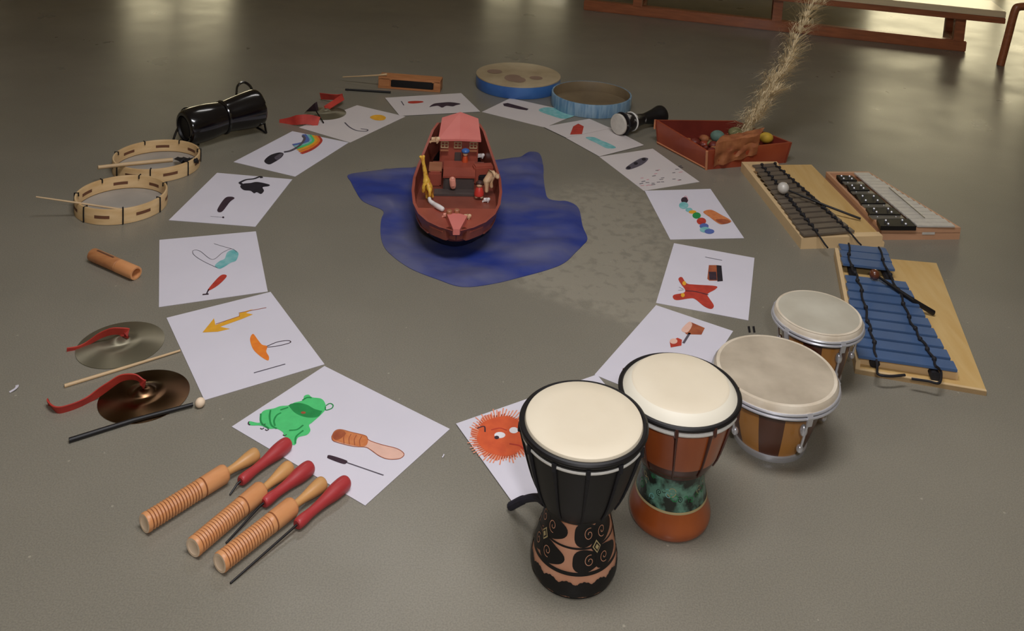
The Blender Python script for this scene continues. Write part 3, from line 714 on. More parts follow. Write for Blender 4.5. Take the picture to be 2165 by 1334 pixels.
b = MB(); p = [Vector((.0845-.047, 1.173-.012, .104)), Vector(at(1135, 1052, .085)), Vector(at(1108, 1056, .05)), Vector(at(1080, 1070, .008))]
b.tube(arc(p, 8), [.0055]*17+[.0065]*8, 'strapnavy', 10); b.build('carrying_strap', d1, world=True)
def zf2(y): return at(1418, y, Y=1.283-.055).z
def deco_marble(w, b):
    z0, z1 = zf2(1086), zf2(1013)
    w.strip(0, lambda a: z0, lambda a: z1, 0, 2*PI, 96, .0008, 'marble')
    for zz in (z0, z1): w.strip(0, lambda a: zz-.0016, lambda a: zz+.0016, 0, 2*PI, 96, .0013, 'marble_line')
    w.strip(0, lambda a: z1+.0016, lambda a: .0975, 0, 2*PI, 96, .0006, 'djdark')
    r = random.Random(5)
    for k in range(46):
        a = 2*PI*k/46+r.random()*.1; zc = z0+(z1-z0)*(.2+.6*r.random())
        w.line(spiral(a, zc, .003+.006*r.random(), .6+r.random(), r.random()*6, r.choice((-1, 1)), .055), .0009, .0014, r.choice(['marble_line', 'd_teal', 'black', 'd_dgreen']))
djembe((.2353, 1.283, 0), [(0, .0590), (.005, .0622), (.014, .0632), (.026, .0600), (.040, .0550), (.055, .0505), (.070, .0480), (.082, .0480), (.098, .0510)],
    [(.096, .0512), (.100, .0545), (.106, .0600), (.122, .0672), (.150, .0745), (.180, .0812), (.204, .0860)],
    .0866, .2192, .0905, 'orange brown djembe with cream skin and green patterned foot, between black djembe and bongos',
    dict(foot='djwood', bowl='djwood', cord='djdark', ring='djdark', a0=FR-.10), deco_marble, 10, 'dome')

# ------------------------------------------------------------------ bongos (a joined pair)
BX, BY = .4350, 1.472; CXb, CYb = .5650, 1.669
t = empty('bongo_drums', ((BX+CXb)/2, (BY+CYb)/2, 0), 0, 'pair of bongos with striped honey and walnut shells and worn skins', 'drum')
axis = math.atan2(CYb-BY, CXb-BX)
def bongo(cx, cy, r_top, r_bot, ztop, rs, skin, lugs, a_off, name):
    R0 = Matrix.Identity(4); R0.translation = (cx, cy, 0)
    sh = MB(R0); ns = 12
    for k in range(ns):
        a0 = a_off+2*PI*k/ns
        sh.rev([(.008, r_bot), (.03, r_bot+(r_top-r_bot)*.28), (.06, r_bot+(r_top-r_bot)*.6), (ztop-.02, r_top)], 'bongo_dark' if k % 2 else 'bongo_light', seg=6, a0=a0, a1=a0+2*PI/ns)
    so = sh.build('shell', t, world=True)
    b = MB(R0); b.rev([(0, r_bot*.9), (0, r_bot+.002), (.005, r_bot+.0035), (.010, r_bot+.0035), (.012, r_bot+.001)], 'chrome', seg=64); b.build('foot_ring', so)
    bo_ = bpy.data.objects[so.name]
    bo_.children[0].data.transform(mw(t).inverted())
    b = MB(R0); b.rev([(ztop-.030, rs-.010), (ztop-.024, rs+.0005), (ztop-.016, rs+.0015), (ztop-.012, rs-.001)], 'black', seg=72); b.build('shadow_collar', t, world=True)  # black ring that also paints the shadow under the hoop
    b = MB(R0)
    n = 72
    for dz, rr, off in ((-.0125, .0024, .0012), (-.0185, .0026, .0022)): b.tube([((rs+off)*math.cos(2*PI*k/n), (rs+off)*math.sin(2*PI*k/n), ztop+dz) for k in range(n+1)], rr, 'chrome', 8, False)
    b.build('rim', t, world=True)
    b = MB(R0); b.rev([(ztop-.014, rs+.0002), (ztop-.006, rs), (ztop-.0012, rs-.003), (ztop, rs*.968), (ztop+.0006, rs*.915), (ztop+.0004, rs*.5), (ztop, 1e-5)], ['skin_rim', 'skin_rim', 'skin_rim', 'skin_rim', skin, skin], seg=72); b.build('drum_skin', t, world=True)
    for a in lugs:
        d = Vector((math.cos(a), math.sin(a), 0)); c = Vector((cx, cy, 0)); s_ = Vector((-d.y, d.x, 0))
        b = MB()
        b.ribbon3([c+d*(rs+.001)+Vector((0, 0, ztop-.010)), c+d*(rs+.005)+Vector((0, 0, ztop-.016)), c+d*(rs+.002)+Vector((0, 0, ztop-.032))], .010, tuple(s_), .003, 'chrome')
        b.tube([c+d*(rs)+Vector((0, 0, ztop-.026)), c+d*(r_top+.004)+Vector((0, 0, .044))], .0022, 'chrome', 8)
        b.ball(c+d*(r_top+.0085)+Vector((0, 0, ztop-.048)), .0085, 'chrome', sc=(.75, .75, 1.25))
        b.ball(c+d*(r_top+.003)+Vector((0, 0, .047)), .0058, 'chrome', sc=(1, 1, 1.3))
        b.build('tuning_lug', t, world=True)
la = math.atan2(at(1667, 889, .07).y-BY, at(1667, 889, .07).x-BX)
bongo(BX, BY, .088, .0610, .1320, .1068, 'skin_worn', [la+2*PI*k/5 for k in range(5)], la-.30, 'b')
bongo(CXb, CYb, .070, .052, .1320, .0845, 'skin_worn2', [-PI/2+.28+2*PI*k/5 for k in range(5)], .4, 's')
b = MB(); mx, my = (BX+.088*math.cos(axis)+CXb-.070*math.cos(axis))/2, (BY+.088*math.sin(axis)+CYb-.07*math.sin(axis))/2
b.box((mx, my, .068), (.092, .05, .045), 'bongo_dark', Matrix.Rotation(axis, 3, 'Z')); b.build('centre_block', t, world=True)

# ------------------------------------------------------------------ guiros with red scrapers
def guiro(pe, ps, ph, label, light=0):
    r = .0145
    e, s, h = at(*pe, r), at(*ps, r), at(*ph, r)
    d = (s-e); L = d.length; d.normalize(); lh = (h-s).length
    t = empty('guiro', ((e+s)/2).xy.to_3d(), 0, label, 'guiro', 'wooden guiros in front of the frog sheet')
    R = frameZ(d); b = MB(); pr = [(.0, r*.70), (.0, r*.93), (.002, r)]; mts = ['gend', 'gwood']
    nr = 17; z = .006; gl = L*.66
    for k in range(nr):
        z0 = z+(gl-z)*k/nr; st = (gl-z)/nr
        pr += [(z0, r), (z0+st*.34, r-.0014), (z0+st*.5, r-.0014)]; mts += ['gwood', 'gwood_dark', 'gwood_dark']
    pr += [(gl, r), (gl+.004, r), (gl+.0052, r-.0011), (gl+.0064, r), (L-.004, r*1.03), (L, r*.9), (L+.002, r*.66)]; mts += ['gwood']*2+['gwood_dark']*2+['gwood']*4
    b.rev(pr, mts[:len(pr)-1], e, 40, R); b.rev([(.0, r*.72), (.001, r*.60), (.0012, 1e-5)], 'gend', e, 40, R); b.build('ribbed_tube', t, world=True)
    b = MB(); hp = fine([(L-.001, r*.50), (L+lh*.1, r*.42), (L+lh*.35, r*.50), (L+lh*.65, r*.72), (L+lh*.88, r*.80), (L+lh*.97, r*.62), (L+lh, r*.1)])
    dz = Vector((0, 0, -r*.05)); b.rev(hp, 'ghandle', e+dz, 32, R); b.build('handle', t, world=True)
guiro((305, 1107), (476, 1000), (549, 960), 'ribbed wooden guiro lying on grey floor, leftmost of the three guiros')
guiro((408, 1158), (553, 1036), (606, 980), 'ribbed wooden guiro lying between the other two, its handle beside red handles')
guiro((464, 1191), (619, 1070), (683, 1016), 'ribbed wooden guiro nearest the camera with pale bright grooves, rightmost of the three')
def scraper(p0, p1, rod, label):
    r = .0105; a, e = at(*p0, r), at(*p1, r*.9); d = a-e; L = d.length; R = frameZ(d)
    t = empty('guiro_scraper', ((a+e)/2).xy.to_3d(), 0, label, 'scraper', 'red handled scrapers beside the guiros')
    b = MB(); pr = fine([(0, .0062), (L*.03, .0082), (L*.12, .0086), (L*.28, .0074), (L*.5, .0088), (L*.72, .0122), (L*.9, .0122), (L*.975, .0090), (L, .0008)])
    b.rev([(0, .001)]+pr, 'redhandle', e, 32, R); b.build('handle', t, world=True)
    b = MB(); ee = at(*rod, .0016); b.tube([e+d.normalized()*.004, e-d.normalized()*.006, ee], [.0020, .0018, .0015], 'black', 8); b.build('rod', t, world=True)
scraper((612, 934), (508, 1018), (486, 1046), 'red scraper handle lying between left and middle guiro, touching frog sheet')
scraper((660, 984), (557, 1064), (478, 1148), 'red scraper handle lying between middle and right guiro')
scraper((736, 1015), (627, 1110), (487, 1233), 'red scraper with its whole black rod showing, right of the guiros')

# ------------------------------------------------------------------ cymbals, sticks
def radial_brass(m):
    nt = m.node_tree; b = nt.nodes['Principled BSDF']; tg = nt.nodes.new('ShaderNodeTangent'); tg.direction_type = 'RADIAL'; tg.axis = 'Z'
    nt.links.new(tg.outputs[0], b.inputs['Tangent']); b.inputs['Anisotropic'].default_value = .85
radial_brass(M['brass']); radial_brass(M['brass2'])
def cymbal(c, r, mt, label, strap, ws, name='hand_cymbal', bell=.2, group='small cymbals with red straps'):
    t = empty(name, c, 0, label, 'cymbal', group)
    b = MB(); pr = [(.0005, r), (.0015, r), (.004, r*.8), (.0065, r*.5), (.008, r*.3), (.011, r*.25), (.016, r*.16), (.018, r*.06), (.018, 1e-5)]
    b.rev(pr, mt, (0, 0, 0), 72); b.rev([(.0005, r), (.0030, r*.8), (.0055, r*.5), (.007, r*.3)], mt, (0, 0, 0), 72); b.build('disc', t)
    b = MB(); P = arc(strap, 8); n = len(P); wl = [ws[0]+(ws[1]-ws[0])*min(1, i/n*1.4) for i in range(n)]
    tl = t.location
    sides = []
    for i in range(n):
        d = (P[min(i+1, n-1)]-P[max(i-1, 0)]); sides.append(tuple(Vector((-d.y, d.x, .02)).normalized()))
    b.ribbon3([p-tl for p in P], wl, sides, .0022, 'red_strap'); b.build('strap', t)
    return t
o2 = (80, 640, 4.17)
def zz(p, o): return zp([p], *o)[0]
c1 = Vector((-.6748, 1.4774, 0)); c2 = Vector((-.7872, 1.6222, 0))
st1 = [c1+Vector((0, 0, .019)), at(*zz((925, 700), o2), .034), at(*zz((860, 655), o2), .040), at(*zz((740, 662), o2), .036), at(*zz((620, 735), o2), .024), at(*zz((500, 820), o2), .010), at(*zz((380, 895), o2), .005), at(*zz((270, 940), o2), .004), at(*zz((170, 955), o2), .004), at(*zz((95, 885), o2), .004)]
cymbal(c1, .0748, 'brass', 'dark brass hand cymbal with long red strap, just above the black beater', st1, (.010, .020))
st2 = [c2+Vector((0, 0, .019)), at(*zz((775, 262), o2), .026), at(*zz((670, 250), o2), .030), at(*zz((560, 285), o2), .022), at(*zz((460, 345), o2), .010), at(*zz((360, 395), o2), .004), at(*zz((255, 415), o2), .004)]
cymbal(c2, .0780, 'brass2', 'pale brass hand cymbal with shorter red strap, left of the arrow sheet', st2, (.024, .008))
def stick(name, pts, rad, mt, label, cat='stick', tip=None, group=None):
    P = [Vector(p) for p in pts]; c = sum(P, Vector())/len(P); c.z = 0
    if tip:
        t = empty(name, c, 0, label, cat, group)
        b = MB(); b.tube(P, rad, mt, 12); b.build('shaft', t, world=True)
        b = MB(); b.ball(P[-1] if len(tip) < 3 else tip[2], tip[0], tip[1]); b.build('head', t, world=True); return t
    b = MB(); b.tube(P, rad, mt, 12); o = b.build(name); rebase(o, c); return tag(o, label, cat, group)
stick('wooden_stick', [at(136, 816, .003), at(258, 779, .003), at(381, 741, .003)], [.0034, .003, .002], 'palewood', 'thin pale wooden stick lying between the two brass cymbals')
stick('cymbal_beater', [at(146, 931, .0042), at(280, 889, .0044), at(408, 855, .0055)], [.0044, .004, .0034], 'black', 'black beater with small pale wooden ball head, below the dark cymbal', 'beater', (.0085, 'gend', at(423, 851, .0085)))

# ------------------------------------------------------------------ small tube block and tambourines
def tubeblock(p0, p1, label):
    r = .0145; a, e = at(*p0, r), at(*p1, r); d = e-a; L = d.length; R = frameZ(d)
    t = empty('tube_block', ((a+e)/2).xy.to_3d(), 0, label, 'woodblock')
    b = MB(); b.rev([(L*.03, r*.7), (0, r*.72), (0, r*.95), (.002, r), (L*.60, r), (L*.605, r*.94), (L*.62, r*.94)], 'blockwood', a, 32, R); b.build('tube', t, world=True)
    b = MB(); b.rev([(L*.62, r*.94), (L*.625, r*1.02), (L*.98, r*1.02), (L, r*.97), (L, r*.72), (L*.8, r*.70), (L*.8, 1e-5)], 'gwood', a, 32, R); b.build('end_sleeve', t, world=True)
    b = MB(); s = R @ Vector((1, 0, 0)); u = Vector((0, 0, 1)); b.box(a+d*.3+Vector((0, 0, r)), (L*.38, .004, .0015), 'slot', frameX(d)); b.build('slot', t, world=True)
tubeblock((196, 538), (288, 578), 'small tubular wooden block alone on the floor left of the paper ring')
def tambourine(c, r, h, label, cat='tambourine', a0=0, peg=7):
    t = empty('tambourine', c, 0, label, cat, 'wooden tambourines lying open side up'); w = .0055
    b = MB(); b.rev([(.0, r-.004), (.001, r), (h-.002, r), (h, r-.001), (h, r-w+.001), (h-.002, r-w), (.006, r-w)], 'tamwood', seg=96)
    b.build('frame', t)
    b = MB(); b.rev([(.004, r-w+.0005), (.0042, r*.5), (.0042, 1e-5)], 'tamskin', seg=72); b.build('drum_skin', t)
    for k in range(peg):
        a = a0+2*PI*k/peg; d = Vector((math.cos(a), math.sin(a), 0)); b = MB()
        # slot cut in the rim
        n = 8; vs = []; 
        for rr in (r+.0004, r-w-.0004):
            for zz_ in (h*.42, h*.62):
                for j in range(n+1): aa = a+(j/n-.5)*.34; vs.append((rr*math.cos(aa), rr*math.sin(aa), zz_))
        m_ = n+1; fs = []
        for q0 in (0, 2): fs += [(q0*m_+j, q0*m_+j+1, (q0+1)*m_+j+1, (q0+1)*m_+j) for j in range(n)]
        b.add(vs, fs, 'slot'); b.build('jingle_slot', t)
        a += PI/peg; d = Vector((math.cos(a), math.sin(a), 0)); b = MB()
        b.tube([d*(r+.002)+Vector((0, 0, .002)), d*(r+.0025)+Vector((0, 0, h*.5)), d*(r+.002)+Vector((0, 0, h+.001)), d*(r-w-.002)+Vector((0, 0, h+.001)), d*(r-w-.002)+Vector((0, 0, h-.008))], .0018, 'black', 8); b.build('tension_hook', t)
    return t
tambourine((-1.068, 2.205, 0), .1085, .040, 'wooden tambourine with pale thin stick across it, nearer of the two', a0=1.15)
tc2 = Vector((-1.092, 2.462, 0))
t2 = tambourine(tc2, .1150, .040, 'wooden tambourine with thick beater and black cloth in it, behind the other', a0=.95)
stick('thin_stick', [at(76, 416, .066), at(165, 429, .0425), at(285, 447, .0085)], [.0016, .0024, .0028], 'palewood', 'thin pale stick leaning over the rim of the nearer tambourine')
stick('wooden_beater', [at(207, 354, .052), at(270, 347, .047), at(365, 338, .043)], [.0052, .0056, .0062], 'palewood', 'thick pale wooden beater resting on the rear tambourine rim', 'beater')
b = MB(); r = random.Random(3)
for k in range(7):
    p = [at(372+6*k, 333+r.random()*4, .020), at(384+5*k, 338+2*r.random(), .030+.01*r.random()), at(392+4*k, 346+3*r.random(), .012)]
    b.ribbon3(arc(p, 5), .012, (.6, .4, .3), .0015, 'black_cord')
o = b.build('black_cloth'); rebase(o, (tc2.x+.03, tc2.y+.02, 0)); tag(o, 'crumpled black cloth strap inside the rear tambourine', 'cloth')

# ------------------------------------------------------------------ black waisted drum on a stand
eL, eR = at(388, 272, .062), at(548, 226, .078)
d = (eR-eL); L = d.length; R = frameZ(d)
t = empty('waisted_drum', ((eL+eR)/2).xy.to_3d(), 0, 'glossy black waisted double drum lying on a wire stand behind the tambourines', 'drum')
b = MB(); b.rev(fine([(0, .040), (.004, .052), (L*.12, .057), (L*.3, .056), (L*.44, .051), (L*.5, .049)]), 'black_gloss', eL, 48, R); b.rev([(0, .036), (.006, .034), (.006, 1e-5)], 'black', eL, 48, R); b.build('left_bowl', t, world=True)
b = MB(); b.rev(fine([(L*.5, .049), (L*.56, .050), (L*.7, .055), (L*.88, .060), (L*.97, .059), (L, .048)]), 'black_gloss', eL, 48, R); b.rev([(L, .040), (L-.006, .036), (L-.006, 1e-5)], 'black', eL, 48, R); b.build('right_bowl', t, world=True)
b = MB(); mid = eL+d*.5; x_ = R @ Vector((1, 0, 0)); y_ = R @ Vector((0, 1, 0))
b.tube([mid+(x_*math.cos(2*PI*k/40)+y_*math.sin(2*PI*k/40))*.0500 for k in range(41)], .0045, 'black_gloss', 8, False); b.build('waist_ring', t, world=True)
def wire(name, pts, r=.0032): 
    b = MB(); b.tube(arc(pts, 8), r, 'black_gloss', 8); b.build(name, t, world=True)
wire('end_loop', [at(500, 200, .09), at(503, 181, .105), at(516, 174, .11), at(530, 184, .10), at(536, 205, .08), at(545, 222, .07)], .0045)
wire('end_loop', [at(383, 250, .08), at(385, 234, .095), at(397, 228, .10), at(412, 238, .09)], .0035)
wire('leg', [at(383, 258, .07), at(372, 280, .04), at(362, 309, .004)], .0035)
wire('leg', [at(400, 290, .05), at(412, 300, .02), at(420, 306, .004)], .0032)
wire('leg', [at(548, 222, .07), at(556, 245, .04), at(563, 281, .004)], .0035)
wire('leg', [at(500, 256, .035), at(528, 262, .02), at(548, 272, .012), at(563, 281, .004)], .0035)

# ------------------------------------------------------------------ wooden slot block with its sticks
pa, pb = at(799, 186), at(930, 196); d = pb-pa; d.z = 0; L = d.length
t = empty('slot_block', (pa+pb)/2, math.atan2(d.y, d.x), 'tan wooden slot block with a dark slot in its front, top of the ring', 'woodblock')
h = .046; dp = .055
b = MB(); b.box((0, dp/2, h-.006), (L, dp, .012), 'blockwood'); b.box((0, dp/2, .004), (L, dp, .008), 'blockwood'); b.box((-L/2+L*.10, dp/2, h/2), (L*.20, dp, h*.92), 'blockwood'); b.box((L/2-L*.055, dp/2, h/2), (L*.11, dp, h*.92), 'blockwood'); b.box((0, dp-.004, h/2), (L*.9, .006, h*.9), 'blockwood'); b.build('body', t)
b = MB(); b.box((L*.045, dp*.45, h/2), (L*.68, dp*.9, h*.78), 'black'); b.box((L*.045, .006, h*.20), (L*.66, .006, h*.34), 'black'); b.build('slot', t)
stick('thin_stick', [at(725, 163, .020), at(800, 159, .05), at(818, 157, .055)], [.002, .003, .0045], 'palewood', 'thin pale stick leaning on the left end of the slot block')
stick('black_stick', [at(730, 189, .004), at(826, 195, .004)], [.0035, .0045], 'black', 'black stick lying on the floor in front of the slot block')
# far cymbals with red straps
c = at(688, 240); c.z = 0
o4 = (580, 120, 4.51)
cymbal(c, .070, 'brass2', 'small far cymbal with red strap, above the yellow smudge sheet', [c+Vector((0, 0, .018)), at(*zz((650, 385), o4), .026), at(*zz((580, 385), o4), .026), at(*zz((500, 380), o4), .022), at(*zz((440, 375), o4), .018)], (.020, .026), 'hand_cymbal')
P = [at(*zz(q_, o4), z_) for q_, z_ in (((50, 615), .004), ((150, 612), .010), ((240, 600), .020), ((330, 598), .020), ((425, 620), .012))]
t = empty('red_strap_clapper', (P[2].x, P[2].y, 0), 0, 'red strap with dark pointed end lying beside the rainbow sheet', 'instrument')
b = MB(); b.ribbon3(arc(P, 6), [.012+.02*min(1, i/10) for i in range(25)], (0, .3, 1), .003, 'red_strap'); b.build('strap', t, world=True)
b = MB(); q_ = [at(*zz(w_, o4), z_) for w_, z_ in (((300, 520), .02), ((385, 440), .06), ((400, 520), .02))]
b.add([p for p in q_]+[p+Vector((.004, .014, 0)) for p in q_], [(0, 1, 2), (5, 4, 3), (0, 3, 4, 1), (1, 4, 5, 2), (2, 5, 3, 0)], 'd_dark'); b.tube([q_[2], at(*zz((470, 630), o4), .004)], .002, 'black', 6); b.build('pointed_end', t, world=True)

# ------------------------------------------------------------------ blue frame drums
t = empty('frame_drum', (-.107, 3.450, 0), 0, 'bright blue shallow frame drum with cream skin on top', 'drum'); r = .166; h = .050
b = MB(); b.rev([(0, r-.006), (.001, r-.002), (.01, r), (h-.004, r), (h, r-.002)], 'blue_shell', seg=96); b.build('shell', t)
b = MB(); b.rev([(h-.004, r+.0006), (h, r), (h+.001, r-.003), (h+.001, r*.6), (h+.001, 1e-5)], 'oceanskin', seg=96)
for km, (p, rx, ry) in enumerate((((540, 235), .034, .024), ((600, 255), .028, .018), ((790, 235), .026, .012), ((340, 165), .03, .014))):
    c_ = at(*zp([p], 980, 120, 5.155)[0], h); 
    b.poly([(c_.x+.107+rx*math.cos(a_), c_.y-3.45+ry*2*math.sin(a_)) for a_ in [2*PI*k/16 for k in range(16)]], h+.0014+.0003*km, 'oceanpic')
b.build('drum_skin', t)
t = empty('frame_drum', (.1760, 3.270, 0), 0, 'pale blue open frame drum, right of and nearer than bright blue drum', 'drum'); r = .150; h = .050; w = .006
b = MB(); b.rev([(0, r-.006), (.001, r-.001), (.006, r), (h-.002, r), (h, r-.001), (h, r-w), (h-.002, r-w-.001), (.010, r-w-.001)], ['blue_pale']*5+['drum_in']*2, seg=96); b.build('shell', t)
b = MB(); b.rev([(.012, r-w), (.0125, r*.5), (.0125, 1e-5)], 'drum_in', seg=72); b.build('drum_skin', t)

# ------------------------------------------------------------------ little drum lying on its side
M['stripe'] = mat('black_white_swirl', (180, 176, 170), .4, c2=(24, 20, 22), scale=30, thr=(.54, .60), stretch=(1, 1, 1))
hd, ft = at(1306, 263, .040), at(1398, 243, .034); d = ft-hd; L = d.length; R = frameZ(d)
t = empty('small_djembe', ((hd+ft)/2).xy.to_3d(), 0, 'small black and white djembe lying on its side, white head facing forward', 'drum')
b = MB(); b.rev(fine([(.006, .034), (L*.12, .035), (L*.3, .030), (L*.46, .021), (L*.56, .0185)]), 'stripe', hd, 40, R); b.build('bowl', t, world=True)
b = MB(); b.rev(fine([(L*.55, .0185), (L*.62, .019), (L*.8, .026), (L*.94, .034), (L, .034)])+[(L, .028), (L*.9, .022)], 'black', hd, 40, R); b.build('foot', t, world=True)
b = MB(); b.rev([(.008, .0358), (.003, .0362), (0, .0345), (-.001, .030), (-.0012, 1e-5)], 'whitebar', hd, 40, R); b.build('drum_skin', t, world=True)
for k in (.10, .30):
    b = MB(); x_ = R @ Vector((1, 0, 0)); y_ = R @ Vector((0, 1, 0)); rr = .0365 if k < .2 else .0315
    b.tube([hd+d*k+(x_*math.cos(2*PI*j/32)+y_*math.sin(2*PI*j/32))*rr for j in range(33)], .0028, 'white_cord' if k > .2 else 'black_cord', 8, False); b.build('cord_ring', t, world=True)

# ------------------------------------------------------------------ red-brown box with beads, and added pale strands
Fp, Lp, Rp = at(1493, 359), at(1389, 304), at(1662, 344)
for v_ in (Fp, Lp, Rp): v_.z = 0
Bp = Lp+Rp-Fp; ctr = (Fp+Bp)/2
t = empty('open_box', ctr, 0, 'open red-brown wooden box with pale edges, right of the small lying drum', 'box')
hb = .078
def up_(p, k=1.0, z=hb): q_ = ctr+(p-ctr)*k; return Vector((q_.x, q_.y, z))
fl = 1.06
def panel(p, q_, name, mt='boxred', hp=hb, hq=None):
    hq = hq or hp; n_ = (q_-p).cross(Vector((0, 0, 1))).normalized()
    if n_.dot(ctr-p) < 0: n_ = -n_
    a, b_, c_, d_ = Vector(p), Vector(q_), up_(q_, fl, hq), up_(p, fl, hp); th = n_*.007
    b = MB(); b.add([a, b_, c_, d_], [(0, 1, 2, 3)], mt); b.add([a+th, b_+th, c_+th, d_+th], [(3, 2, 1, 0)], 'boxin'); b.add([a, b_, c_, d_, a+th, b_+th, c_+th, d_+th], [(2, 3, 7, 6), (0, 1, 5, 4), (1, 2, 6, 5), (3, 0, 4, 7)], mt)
    return b.build(name, t, world=True, smooth=False)
panel(Lp, Fp, 'side_panel', hp=.082, hq=.064); panel(Fp, Rp, 'side_panel', hp=.064, hq=.070); panel(Rp, Bp, 'side_panel', hp=.07, hq=.060); panel(Bp, Lp, 'side_panel', hp=.060, hq=.082)
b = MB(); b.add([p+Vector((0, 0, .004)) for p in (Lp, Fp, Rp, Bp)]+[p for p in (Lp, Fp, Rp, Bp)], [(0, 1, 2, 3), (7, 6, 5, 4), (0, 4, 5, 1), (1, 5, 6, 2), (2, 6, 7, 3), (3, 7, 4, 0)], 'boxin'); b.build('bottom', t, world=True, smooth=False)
b = MB(); b.tube([Fp, up_(Fp, fl, .064)], .0042, 'boxtrim', 8); b.tube([Lp+Vector((0, 0, .006)), Fp+Vector((0, 0, .004))], .0032, 'boxtrim', 8); b.tube([up_(Lp, fl, .05), up_(Lp, fl, .082)], .003, 'boxtrim', 8); b.build('edge_trim', t, world=True)
# crumpled paper hanging over the front
P0 = Fp.lerp(Rp, .10); P1 = Fp.lerp(Rp, .62); b = MB(); nx, ny = 22, 12; vs = []
outn = (Fp-Bp).normalized()
for j in range(ny+1):
    for i in range(nx+1):
        u, v = i/nx, j/ny; p = P0.lerp(P1, u); p = ctr+(p-ctr)*(1.0+.06*(v if v < .7 else .7))
        w_ = max(0, 1-u*1.1)
        z_ = .010+.030*u+(.070-.030*u*.4)*min(v/.7, 1)+(.012 if v > .6 else 0)+.006*noise.noise(Vector((u*7, v*7, 3)))
        inn = max(0, v-.7)*.22; q_ = p+outn*(.010+.012*noise.noise(Vector((u*6, v*5, 9))))-outn*inn
        vs.append((q_.x, q_.y, z_))
b.add(vs, [(j*(nx+1)+i, j*(nx+1)+i+1, (j+1)*(nx+1)+i+1, (j+1)*(nx+1)+i) for j in range(ny) for i in range(nx)], 'crumple'); o = b.build('crumpled_paper'); rebase(o, (P0.x, P0.y, 0)); tag(o, 'crumpled tan paper hanging over the front of the red-brown box', 'paper')
for (px_, py_, z_, r_, mt, nm, lb, sc) in ((1517, 288, .052, .022, 'teal', 'felt_ball', 'greyish teal lump in the box near its front left corner', (1.1, .9, .9)), (1556, 280, .052, .022, 'olive', 'felt_ball', 'olive green lump in the middle of the red-brown box', (1.2, 1, .8)), (1575, 292, .050, .017, 'teal', 'felt_ball', 'small grey-green lump beside the orange ball in the box', (1.3, 1, .8)), (1594, 296, .062, .018, 'orange', 'felt_ball', 'orange ball in the red-brown box, left of the yellow one', (1.1, 1, .9)), (1620, 291, .066, .0185, 'yellow', 'mallet_head', 'bright yellow ball at the right end of the red-brown box', (1.25, 1, .95))):
    c_ = at(px_, py_, z_); b = MB(); b.ball((0, 0, 0), r_, mt, 24, sc); o = b.build('felt_ball'); o.location = c_; tag(o, lb, 'ball', 'felt balls in the box')
b = MB(); r = random.Random(8)
for k in range(70):
    u_, v_ = .13+.74*r.random(), .13+.74*r.random(); c_ = Fp.lerp(Rp, u_)+(Lp-Fp)*v_
    c_.z = .012+.018*r.random(); b.ball(c_, .012+.008*r.random(), r.choice(['crumple', 'boxred', 'boxin', 'olive']), 8, (1, 1, .7))
o = b.build('box_filling'); rebase(o, (ctr.x, ctr.y, 0)); tag(o, 'mixed brown filling covering the bottom of the red-brown box', 'filling', kind='stuff')
# thin pale strands, added to give a pale streak above the box
root = at(1585, 290, .04); root = ctr.lerp(root, .7); root.z = .03; top = at(1745, -60, Y=root.y+.12); b = MB(); r = random.Random(12)
mid1 = at(1612, 215, Y=root.y+.02); mid2 = at(1668, 120, Y=root.y+.06)
core = arc([root, mid1, mid2, top], 12); nC = len(core)
b.tube(core, [.0016]*nC, 'straw', 6)
for k in range(2300):
    if noise.noise(Vector((k*.013, 3.1, 0))) > .55: continue
    u = r.random()**.9*.98; i = int(u*(nC-1)); p = core[i]+Vector((noise.noise(Vector((i*.35, 0, 1))), noise.noise(Vector((i*.35, 5, 1))), 0))*.022; tdir = (core[min(i+1, nC-1)]-core[max(i-1, 0)]).normalized()
    a = r.random()*2*PI; sp = .012+(.050+.035*u)*r.random()
    o_v = Vector((math.cos(a), math.sin(a)*.8, .0)); l = .020+.045*r.random()
    q0 = p+o_v*sp*.3; q1 = p+o_v*sp*.8+tdir*l*(.3+.4*r.random()); q2 = p+o_v*sp*(.9+.5*r.random())+tdir*l*(.2+.8*r.random())+Vector((.014*(r.random()-.5), 0, -.012*r.random()))
    w_ = .0005+.0006*r.random(); sd = o_v.cross(tdir).normalized()*w_
    b.add([q0+sd, q0-sd, q1-sd, q1+sd, q2], [(0, 1, 2, 3), (3, 2, 4)], 'straw')
o = b.build('added_pale_streak', smooth=False); rebase(o, root); tag(o, 'added tall wispy straw-coloured streak of strands rising out of the red-brown box', 'plume')

# ------------------------------------------------------------------ bar instruments
def quad_prism(b, c4, z0, z1, mt): b.prism([(p.x, p.y) for p in c4], z0, z1, mt)
def bar_between(A, B, w, th, mt, name, parent, dirv, holes=True):
    """bar from A to B (tops at their z), width along dirv"""
    d = (B-A); L = d.length; R = frameX(d); b = MB(); c = (A+B)/2-Vector((0, 0, th/2)); b.box(c, (L, w, th), mt, R)
    if holes:
        for k in (.22, .78): b.ball(A.lerp(B, k)+Vector((0, 0, .0004)), .0022, 'chrome', 8, (1, 1, .6))
    return b.build(name, parent, world=True)
def inset(c4, a0, a1, b0, b1):
    FL, FR_, BR, BL = c4
    f = lambda u, v: FL.lerp(FR_, u).lerp(BL.lerp(BR, u), v)
    return [f(a0, b0), f(a1, b0), f(a1, b1), f(a0, b1)]
